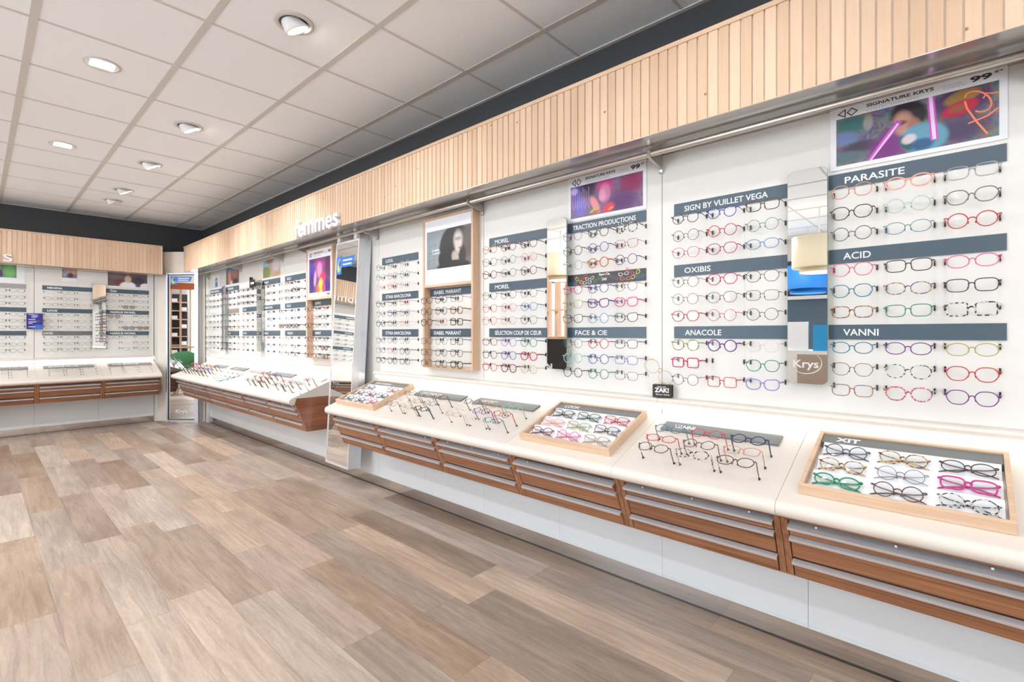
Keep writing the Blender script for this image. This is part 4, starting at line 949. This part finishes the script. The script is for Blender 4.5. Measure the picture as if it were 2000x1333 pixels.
# small black stand with artistic glasses on the ledge
t = thing('small_stand', 'small black stand with white brush lettering on the light ledge', 'stand', FR @ T((-1.03, -.027, .9265)) @ RZ(.25))
MB().box(-.043, .043, -.018, -.014, 0, .058).box(-.043, .043, .014, .018, 0, .058).box(-.043, .043, -.014, .014, .054, .058).build('body', pmat('charcoal_card', q(52, 46, 44), .45, noise=.05, nscale=30), t)
lettering('ZAK!', -.034, .030, .024, .020, -.0182, M_TEXT, t, bold=.04); lettering('Show time', -.028, .032, .010, .008, -.0182, M_TEXT, t, bold=0); lettering('FACE & CIE', -.022, .016, .046, .005, -.0182, M_TEXT, t, bold=.02)
t = thing('wire_glasses', 'gold and purple wire glasses standing upright on the small black stand', 'eyeglasses', FR @ T((-1.03, -.027, .9265+.058)) @ RZ(.25))
M_GW = COL['gld'][1]; M_PW = COL['pur'][1]; M_YW = COL['yel'][1]
def ringp(cx, cz, rx, rz, rot, y=0, n=24): return [(cx+rx*math.cos(a)*math.cos(rot)-rz*math.sin(a)*math.sin(rot), y, cz+rx*math.cos(a)*math.sin(rot)+rz*math.sin(a)*math.cos(rot)) for a in [2*PI*i/n for i in range(n)]]
MB().tube(ringp(.012, .032, .034, .030, -.9), .0010, 5, closed=True).tube(ringp(-.048, .084, .034, .030, -.9), .0010, 5, closed=True).tube([(-.012, 0, .052), (-.020, 0, .062)], .0018, 5).build('rims', M_GW, t, True)
MB().tube([(-.058, 0, .114), (-.045, -.002, .116), (-.04, -.002, .112)], .0022, 5).tube([(-.02, -.001, .074), (-.005, -.002, .070)], .0020, 5).tube([(.012, 0, .002), (.0, .0, .012), (-.012, 0, .028)], .0016, 5).build('yellow_ornament', M_YW, t, True)
MB().tube([(.04, 0, .012), (.052, .02, .03), (.06, .03, .10), (.04, .03, .125)], .0008, 5).tube([(-.08, 0, .10), (-.09, .01, .09), (-.07, .025, .03)], .0008, 5).build('temples', COL['gry'][1], t, True)

# ------------------------------------------------------------------ mirrors
def rrect(w, h, r, n=6):
    P = []
    for cx, cz, a0 in ((w-r, h-r, 0), (-w+r, h-r, PI/2), (-w+r, -h+r, PI), (w-r, -h+r, 1.5*PI)):
        P += [(cx+r*math.cos(a0+PI/2*i/n), cz+r*math.sin(a0+PI/2*i/n)) for i in range(n+1)]
    return P
def wall_mirror(F, xc, zc, hw, hh, label, krys=False, r=.022):
    t = thing('wall_mirror', label, 'mirror', F @ T((xc, -.041, zc)), 'narrow round-cornered wall mirrors')
    MB().poly(rrect(hw, hh, r), 0, .005).build('glass_edge', M_MEDGE, t)
    MB().poly(rrect(hw-.0006, hh-.0006, r), -.0006, 0).build('mirror_face', M_MIRROR, t)
    MB().box(-hw*.6, hw*.6, .0055, .0395, -hh+.1, hh-.1).build('mount', M_WHITE, t)
    if krys:
        lettering('Krys', -hw+.020, hw-.028, -hh+.062, .030, -.0008, M_FROST, t, bold=.02, thick=.0002)
        arc(t, hw-.070, -hh+.080, .052, -2.3, .75, .0042, -.0008)
    return t
M_FROST = pmat('frosted_white', q(204, 204, 200), .6, noise=.01, nscale=30)
def arc(t, cx, cz, r, a0, a1, w, y, sx=1.):
    m = MB(); n = 26; vs = []
    for i in range(n):
        u = i/(n-1); a = a0+(a1-a0)*u; ww = w*(.35+.65*math.sin(PI*min(1, u*1.15)))
        vs += [(cx+(r-ww/2)*math.cos(a)*sx, y, cz+(r-ww/2)*math.sin(a)*.8), (cx+(r+ww/2)*math.cos(a)*sx, y, cz+(r+ww/2)*math.sin(a)*.8)]
    m.add(vs, [(2*i, 2*i+1, 2*i+3, 2*i+2) for i in range(n-1)]); m.build('logo_arc', M_FROST, t)
wall_mirror(FR, -.4425, 1.4375, .0665, .408, 'wide round-cornered wall mirror with frosted logo, left of the rightmost display', True)
wall_mirror(FR, -1.636, 1.4375, .0665, .41, 'narrow round-cornered wall mirror in the middle of the near wall')
wall_mirror(FR, -5.80, 1.42, .068, .40, 'far narrow wall mirror nearer to the tall standing mirror', r=.012)
wall_mirror(FR, -6.965, 1.42, .060, .405, 'farthest narrow wall mirror on the right-hand wall', r=.012)
wall_mirror(FB, 1.088, 1.448, .0665, .415, 'narrow wall mirror between two displays of the back wall', r=.008)
# black price card clipped beside the far mirror
t = thing('card_holder', 'small black card holder clipped left of the far wall mirror', 'holder', FR @ T((-6.02, -.03, 1.80)))
MB().box(-.08, .07, -.004, 0, -.04, .04).build('card', M_BLACK, t); MB().box(-.05, .05, -.0045, -.004, -.012, .012).build('picture', M_PAPER, t)
MB().box(-.085, -.075, -.004, .0285, -.05, .075).build('upright', M_BLACK, t)
# tall standing mirror hung on the rail, leaning
tz0, tz1 = .155, 1.982; yb, yt = 1.97-2.18, 2.07-2.18
lean = math.atan((yt-yb)/(tz1-tz0)); Lm = (tz1-tz0)/math.cos(lean)
FM = FR @ T((-3.915, yb, tz0)) @ RX(-lean)
t = thing('tall_mirror', 'tall silver-framed leaning mirror hooked on the rail between the two counters', 'mirror', FM)
W = .365
MB().box(.012, W-.012, .0, .003, .014, Lm-.014).build('mirror_face', M_MIRROR, t)
MB().box(0, .012, -.004, .05, 0, Lm).box(W-.012, W, -.004, .05, 0, Lm).box(.012, W-.012, -.004, .05, 0, .014).box(.012, W-.012, -.004, .05, Lm-.014, Lm).build('frame', M_ALU, t)
MB().box(.012, W-.012, .004, .052, .014, Lm-.014).box(W-.014, W+.002, .0502, .105, 0, Lm).build('back_case', M_FRAME, t)
for xx in (.05, W-.05):
    MB().box(xx-.02, xx+.02, -.012, .02, Lm+.0005, Lm+.035).box(xx-.02, xx+.02, -.020, .0135, Lm+.0355, Lm+.075).build('hook', M_WHITE, t)
lettering('krys', .10, .25, .16, .055, -.0004, pmat('etched_grey', q(150, 146, 138), .5, noise=.02, nscale=20), t, bold=.0, thick=.0002)
def sticker(t, x0, x1, z0, z1, y, s=1.):
    o = MB().box(x0, x0+(x1-x0)*.30, y-.0004, y, z0, z1).poly([(x0+(x1-x0)*.3, z0+(z1-z0)*.38), (x1-.02*s, z0+(z1-z0)*.38), (x1, z1-(z1-z0)*.05), (x0+(x1-x0)*.3, z1-(z1-z0)*.05)], y-.0004, y).build('sticker', pmat('blue_sticker', q(34, 112, 200), .4, noise=.04, nscale=30), t, label='blue promotional sticker')
    w = x1-x0; h = z1-z0
    MB().poly([(x0+w*.15+w*.13*math.cos(2*PI*i/16), z0+h*.5+h*.40*math.sin(2*PI*i/16)) for i in range(16)], y-.0007, y-.0005).build('printed_globe', blob_mat('globe_print', q(120, 170, 200), [(x0+w*.12, z0+h*.3, w*.05, h*.2, 0, .5, q(190, 210, 60)), (x0+w*.2, z0+h*.6, w*.05, h*.2, 0, .5, q(40, 60, 110))], noise=.2, nsc=40), o)
    MB().box(x0+w*.36, x1-w*.12, y-.0007, y-.0005, z0+h*.72, z0+h*.80).box(x0+w*.36, x1-w*.16, y-.0007, y-.0005, z0+h*.50, z0+h*.58).build('printed_lines', M_TEXT, o)
sticker(t, .016, .30, Lm-.27, Lm-.12, -.0002)
# small standing mirror against the angled partition
def on_diag(u, back): return FD @ T((u, back, 0))
t = thing('standing_mirror', 'slim framed mirror standing against the angled corner partition', 'mirror', FD @ T((.17, -.05, 0)))
W2 = .40
MB().box(.012, W2-.012, -.001, .002, .035, 2.03).build('mirror_face', M_MIRROR, t)
MB().box(.004, .012, -.006, .04, .03, 2.04).box(W2-.012, W2-.004, -.006, .04, .03, 2.04).box(.012, W2-.012, -.006, .04, .03, .04).box(.012, W2-.012, -.006, .04, 2.03, 2.04).build('inner_frame', M_BLACK, t)
MB().box(-.012, .004, -.03, .0485, 0, 2.06).box(W2-.004, W2+.05, -.03, .0485, 0, 2.06).box(.004, W2-.004, .003, .0485, 0, .03).box(.004, W2-.004, .003, .0485, 2.041, 2.06).build('frame', M_FRAME, t)
lettering('Krys', .11, .27, .125, .05, -.0014, M_FROST, t, bold=.02, thick=.0002)
arc(t, .20, .13, .075, -1.9, .3, .008, -.0014)
sticker(t, .03, .34, 1.90, 2.01, -.0012)

# fascia letters
M_LET = pmat('white_acrylic_letter', q(240, 242, 246), .3, noise=.01, nscale=20)
def word3d(F, txt, x0, x1, zb, xh, y, depth, label, bold):
    me = text_mesh(txt, bold, .5); xs = [v.co.x for v in me.vertices]; a, b = min(xs), max(xs); bpy.data.meshes.remove(me)
    sx = (x1-x0)/(b-a); sz = xh/.56
    me = text_mesh(txt, bold, .5)
    for v in me.vertices: X, Y, Z = v.co; v.co = (x0+(X-a)*sx, y-(Z+.5)*depth, zb+Y*sz)
    me.materials.clear(); me.materials.append(M_LET); me.name = 'word_sign'
    o = bpy.data.objects.new('word_sign', me); C.objects.link(o); o.matrix_basis = F
    tag(o, label, 'sign'); return o
word3d(FR, 'femmes', -4.36, -3.585, 2.066, .118, -.2505, .028, 'raised white lettering reading femmes on the right-hand slatted fascia', .018)
word3d(FB, 'hommes', -.56, .285, 2.045, .105, -.2505, .02, 'raised white lettering ending in s on the back slatted fascia', -.004)

# ------------------------------------------------------------------ ceiling lights
def lamp_light(M, power, size, spread, col=(.98, .99, 1.)):
    d = bpy.data.lights.new('light', 'AREA'); d.shape = 'DISK'; d.size = size; d.energy = power; d.color = col; d.spread = spread
    return d
def gimbal(x, y, power, label, lit=True, yaw=0., tilt=.5, vis=True):
    t = thing('gimbal_downlight', label, 'ceiling light', T((x, y, ZC)), 'tilting round downlights along the ceiling')
    ring = MB().lathe([(.070, .0), (.070, -.006), (.078, -.0085), (.093, -.007), (.096, -.0032), (.096, -.0006), (.070, -.0006)], 36); ring.build('trim_ring', M_RUN, t, True)
    MB().lathe([(.0, -.0008), (.0695, -.0008), (.0695, -.003), (0, -.003)], 28).build('dark_recess', M_BLACK, t)
    H = RZ(yaw) @ RY(-tilt)
    hd = MB().lathe([(.0, .0), (.054, .0), (.060, -.012), (.062, -.062), (.060, -.066), (.054, -.066), (.050, -.060), (0, -.060)], 32).xf(T((-.012, 0, -.004+.030)) @ H)
    # keep the head below the ceiling surface
    hd.v = [(a, b, min(c, -.0032)) for a, b, c in hd.v]
    hd.build('lamp_head', pmat('white_lamp_enamel', q(232, 234, 236), .35, noise=.01, nscale=20), t, True)
    if lit: MB().lathe([(0, -.0606), (.0495, -.0606), (.0495, -.0612), (0, -.0612)], 24).xf(T((-.012, 0, -.004+.030)) @ H).build('lamp_disc', M_LAMP, t)
    d = lamp_light(None, power, .09, 1.5); lo = bpy.data.objects.new('bulb', d); C.objects.link(lo); lo.parent = t
    lo.matrix_basis = T((-.012, 0, .026)) @ H @ T((0, 0, -.064))
    return t
def wide_light(x, y, power, label):
    t = thing('recessed_downlight', label, 'ceiling light', T((x, y, ZC)), 'wide recessed downlights in the ceiling')
    MB().lathe([(.070, -.0006), (.070, -.004), (.078, -.006), (.088, -.004), (.088, -.0006)], 32).build('trim_ring', M_RUN, t, True)
    MB().lathe([(0, -.0008), (.070, -.0008), (.070, -.0025), (0, -.0025)], 24).build('reflector', pmat('faceted_reflector', q(214, 210, 204), .15, metal=.8, noise=.25, nscale=60), t)
    for s_ in (-1, 1): MB().box(-.055, .055, s_*.022-.011, s_*.022+.011, -.012, -.003).build('tube', M_LAMP2, t)
    d = lamp_light(None, power, .12, PI); lo = bpy.data.objects.new('bulb', d); C.objects.link(lo); lo.parent = t; lo.matrix_basis = T((0, 0, -.014))
    return t
PG, PW = 4.0, 11.
for i, (yy, lab) in enumerate([(2.50, 'nearest white tilting downlight, large in the upper part of the picture'), (4.33, 'second nearest lit tilting downlight in the row'), (5.55, 'third lit tilting downlight in the row'), (6.77, 'farthest lit tilting downlight in the row'), (7.39, 'unlit-looking tilting downlight turned away, last of the row')]):
    gimbal(1.09, yy, PG*(.4, 1.1, 1.2, 1.1, .8)[i], lab, i < 4)
for i, yy in enumerate((.7, -.5, -1.7)): gimbal(1.09, yy, PG*.3, 'added tilting downlight behind the camera, %s from the front' % ORD[2-i])  # unseen fixtures, added for illumination
wide_light(.5, 3.71, PW, 'wide recessed downlight nearer to the viewer'); wide_light(.49, 5.53, PW, 'wide recessed downlight farther along the ceiling')
for k, (xx, yy) in enumerate([(.5, 1.89), (.5, .1), (.5, -1.7), (-1.3, .1), (-1.3, 1.9), (-1.3, 3.7), (-1.3, 5.5), (-3.1, .1), (-3.1, 1.9), (-3.1, 3.7), (-3.1, 5.5), (-1.3, -1.7), (-3.1, -1.7), (-1.3, 7.0), (-3.1, 7.0)]):  # out-of-view lamps added to even out the room light
    wide_light(xx, yy, PW*(.4 if (xx > 0 and yy < 3) else .8 if yy < 1 else 1.2 if yy < 5 else 1.7), 'added wide recessed downlight outside the picture, %s in the list' % ((ORD+['thirteenth', 'fourteenth', 'fifteenth'])[k],))
for k, xx in enumerate((.6, -.9, -2.2)): gimbal(xx-.15 if k else .25, 7.0 if k else 7.0, PG, 'added unseen tilting downlight facing the back wall, %s from the right' % ORD[k], k > 0, yaw=PI/2) if k > 0 else None  # fill lamps added out of view for the far end
# ------------------------------------------------------------------ other side of the shop (seen in the mirrors)
def pendant(x, y, zb, r, h, col, label, name='drum_pendant'):
    t = thing(name, label, 'pendant lamp', T((x, y, ZC)), 'drum pendant lamps')
    z = zb-ZC
    MB().lathe([(r, z), (r, z+h), (r-.004, z+h), (r-.004, z)], 40).lathe([(r*.72, z-.06), (r*.72, z), (r*.72-.004, z), (r*.72-.004, z-.06)], 40).lathe([(r*.72, z), (r-.004, z+.001), (r-.004, z-.001), (r*.72, z-.002)], 40).build('shade', col, t, True)
    MB().tube([(0, 0, z+h), (0, 0, 0)], .004, 8).tube([(-r, 0, z+h), (r, 0, z+h)], .003, 6).build('cord', M_STEEL, t)
    o = MB().lathe([(0, z-.02), (r*.68, z-.02), (r*.68, z-.024), (0, z-.024)], 32).build('diffuser', emat('pendant_diffuser', (1, .94, .86, 1), 4.), t)
M_CREAM = pmat('cream_lampshade', q(238, 224, 196), .8, noise=.02, nscale=60); M_BLUEL = pmat('blue_lampshade', q(30, 120, 200), .6, noise=.03, nscale=60)
pendant(-2.8, 1.33, 2.04, .30, .38, M_CREAM, 'cream double drum pendant lamp, seen in the wide wall mirror')
pendant(-4.1, 1.72, 1.88, .33, .34, M_BLUEL, 'blue double drum pendant lamp, seen in the wide wall mirror')
pendant(-1.74, 4.53, 2.09, .25, .34, M_CREAM, 'cream double drum pendant lamp, seen in the narrow wall mirror')
t = thing('shelf_wall', 'dark board over slate panel with white desk, seen in the wide wall mirror', 'wall display', T((XL+.0015, 1.9, 0)) @ RZ(PI/2))
M_BLK2 = pmat('black_board', q(40, 38, 40), .5, noise=.05, nscale=10)
MB().box(-1.2, 1.2, -.04, 0, 1.84, 2.42).build('dark_board', M_BLK2, t)
MB().box(-1.2, 1.2, -.06, 0, 1.78, 1.838).build('shelf', M_WHITE, t)
MB().box(-1.2, 1.2, -.03, 0, .75, 1.778).build('slate_panel', M_SLATE, t)
lettering('W', -.35, -.20, 1.95, .13, -.041, M_TEXT, t)
t = thing('service_desk', 'white and beige service desk with blue display box, seen in the wide wall mirror', 'desk', T((-2.6, 1.35, 0)) @ RZ(PI/2))
MB().box(-.9, .9, -.35, .35, .0, 1.02).build('body', M_WHITE, t); MB().box(-.35, .1, -.356, -.351, .25, .98).build('beige_panel', M_SIGNB, t)
MB().box(-.42, -.05, -.30, -.05, 1.0205, 1.32).build('blue_box', pmat('blue_box', q(40, 150, 210), .35, noise=.1, nscale=8), t)
MB().box(.0, .24, -.30, -.27, 1.0205, 1.36).build('card', M_PAPER, t)
# slatted divider, armchairs, shelf of cases in the far left corner
t = thing('slat_divider', 'tall wooden slat divider, seen in the slim corner mirror', 'room divider', T((-3.0, 7.8, 0)))
for k in range(9): MB().box(-.03, .03, -.72+.18*k-.02, -.72+.18*k+.02, 0, 2.2).build('slat', M_OAKZ, t)
MB().box(-.05, .05, -.8, .8, 2.2, 2.34).build('top_beam', pmat('rust_board', q(190, 92, 50), .5, noise=.05, nscale=8), t); MB().box(-.04, .04, -.8, .8, .9, .94).build('cross_rail', M_OAK, t)
t = thing('case_shelf', 'dark shelving with rows of pale boxes behind the slat divider', 'shelf', T((XL+.2, 7.8, 0)))
MB().box(-.15, .05, -.2, .6, 0, 2.2).build('back', M_BLK2, t)
for k in range(9): MB().box(.051, .30, -.2, .6, .3+.21*k, .32+.21*k).build('shelf', M_OAK, t)
for k in range(9):
    for j in range(4):
        if (k*5+j*3) % 4: MB().box(.06, .24, -.18+.19*j, -.05+.19*j, .321+.21*k, .40+.21*k).build('box', M_PAPER if (k+j) % 2 else M_BLACK, t)
t = thing('reception_counter', 'dark reception counter with white lettering, seen in the narrow wall mirror', 'counter', T((-1.75, 4.75, 0)) @ RZ(PI/2))
MB().box(-.55, .55, -.25, .25, .0, 1.14).build('body', M_BLK2, t); MB().box(-.58, .58, -.28, .28, 1.1405, 1.18).build('top', M_OAK, t)
lettering('Krys', -.25, .15, .66, .12, -.251, M_TEXT, t, bold=.02)
t = thing('oak_screen', 'open oak post screen behind the dark reception counter', 'screen', T((-2.35, 5.05, 0)) @ RZ(PI/2))
for k in range(5): MB().box(-.44+.2*k, -.38+.2*k, -.05, .05, 0, 2.2).build('post', M_OAKZ, t)
MB().box(-.46, .46, -.055, .055, 2.2005, 2.25).build('top_board', M_OAK, t); MB().box(-.46, .46, -.09, -.051, 1.60, 1.625).build('shelf', M_OAK, t)
o = MB().box(-.7, .7, -.02, .02, 0, 2.1).build('white_screen', M_PAPER, None, mw=T((-3.4, 5.9, 0)) @ RZ(PI/2)); tag(o, 'free-standing white advertising screen behind the oak post screen', 'screen')
def armchair(x, y, rz, mat, label):
    t = thing('armchair', label, 'armchair', T((x, y, 0)) @ RZ(rz))
    n = 15; ang = [PI*(-.05+1.1*i/(n-1)) for i in range(n)]
    vs = []
    for a in ang:
        hh = .62+.24*max(0, math.sin(a))**1.2
        for (r, z) in ((.33, .34), (.345, hh*.8), (.33, hh), (.29, hh), (.27, .42), (.27, .34)): vs.append((r*math.cos(a)*1.05, r*math.sin(a), z))
    m = MB(); k = 6
    m.add(vs, [(i*k+j, i*k+(j+1)%k, (i+1)*k+(j+1)%k, (i+1)*k+j) for i in range(n-1) for j in range(k)]+[tuple(range(k)), tuple(range((n-1)*k, n*k))[::-1]])
    m.build('backrest', mat, t, True)
    s = MB().lathe([(0, .36), (.25, .36), (.265, .38), (.265, .44), (.25, .465), (0, .47)], 28); s.build('seat', mat, t, True)
    MB().lathe([(0, .33), (.24, .33), (.24, .36), (0, .36)], 24).build('seat_base', M_BLK2, t)
    for a in (.8, 2.35, -.8, -2.35): MB().tube([(.2*math.cos(a), .2*math.sin(a), .33), (.26*math.cos(a), .26*math.sin(a), 0)], .014, 8).build('leg', M_OAKZ, t)
armchair(-1.85, 7.74, PI/2-.1, pmat('green_velvet', q(62, 112, 72), .9, noise=.1, nscale=20), 'green velvet tub armchair, seen in the slim corner mirror')
armchair(-1.55, 6.98, PI/2+.3, pmat('dusty_pink_velvet', q(190, 140, 120), .9, noise=.1, nscale=20), 'dusty pink tub armchair beside the green one')

# ------------------------------------------------------------------ instances of the eyeglasses
def inframe(M):
    p = M.translation; d = p.x*SN+p.y*CS
    if d < .3: return False
    u = 1000+FPX*(p.x*CS-p.y*SN)/d; v = CYP-FPX*(p.z-HC)/d
    return -30 < u < 2030 and -30 < v < 1363
SPEC.sort(key=lambda s: (not inframe(s[1]), s[0]))
NIND = 300
def setmat(o, m):
    if len(o.material_slots):
        o.material_slots[0].link = 'OBJECT'; o.material_slots[0].material = m
M_TAG = pmat('white_price_tag', q(226, 230, 240), .4, noise=.02, nscale=60)
tagm = MB().tube([(-.0655, .022, .0092), (-.0655, .046, .0088)], .0028, 6, sq=(.7, 1.2)).mesh('price_tag', M_TAG, True)
stuff = MB(); smats = []
for k, (d_, M, tok, label, group, folded, tagged) in enumerate(SPEC):
    c, s_ = tok.split('-'); sh = s_[0]; th = int(s_[1]); sun = '!' in s_
    gg, mm = geo(sh, th); mat = COL[c][1]
    lm = LENS['clear'] if not sun else (LENS['suno'] if c in ('bur', 'dbr') else LENS['sun'])
    if k < NIND:
        r = thing('eyeglasses' if not sun else 'sunglasses', label, 'glasses', M, group); r.empty_display_size = .03
        parts = [(mm['front'], 'frame_front', mat), (mm['lens'][0], 'lens', lm), (mm['lens'][1], 'lens', lm)]
        parts += [(x, 'temple', mat) for x in mm[('temple', 'folded', 'long')[int(folded)]]]
        for me, nme, mt in parts:
            o = bpy.data.objects.new(nme, me); C.objects.link(o); o.parent = r; setmat(o, mt)
        if tagged: o = bpy.data.objects.new('price_tag', tagm); C.objects.link(o); o.parent = r
    else:
        for src, mt in [(gg['front'], mat), (gg['lens'][0], lm), (gg['lens'][1], lm)]+[(x, mat) for x in gg[('temple', 'folded', 'long')[int(folded)]]]:
            if mt not in smats: smats.append(mt)
            stuff.mi = smats.index(mt); stuff.add([M @ Vector(v) for v in src.v], src.f)
if stuff.v:
    o = stuff.build('distant_eyeglasses', smats, None, True)
    tag(o, 'remaining rows of eyeglasses on the far displays and the back wall', 'glasses', None, 'stuff')
print('GLASSES', len(SPEC), 'individual', min(NIND, len(SPEC)))

# ------------------------------------------------------------------ light
wd = bpy.data.worlds.new('world'); bpy.context.scene.world = wd; wd.use_nodes = True
bgn = wd.node_tree.nodes['Background']; bgn.inputs[0].default_value = (.80, .90, 1.0, 1); bgn.inputs[1].default_value = 6.5
sc = bpy.context.scene
sc.view_settings.view_transform = 'Standard'; sc.view_settings.look = 'None'; sc.view_settings.gamma = 1; sc.view_settings.exposure = 0.36
sc.cycles.max_bounces = 10; sc.cycles.diffuse_bounces = 6; sc.cycles.glossy_bounces = 5; sc.cycles.transparent_max_bounces = 24
sc.cycles.use_denoising = True; sc.cycles.sample_clamp_indirect = 6; sc.cycles.blur_glossy = .5
sc.cycles.caustics_reflective = False; sc.cycles.caustics_refractive = False
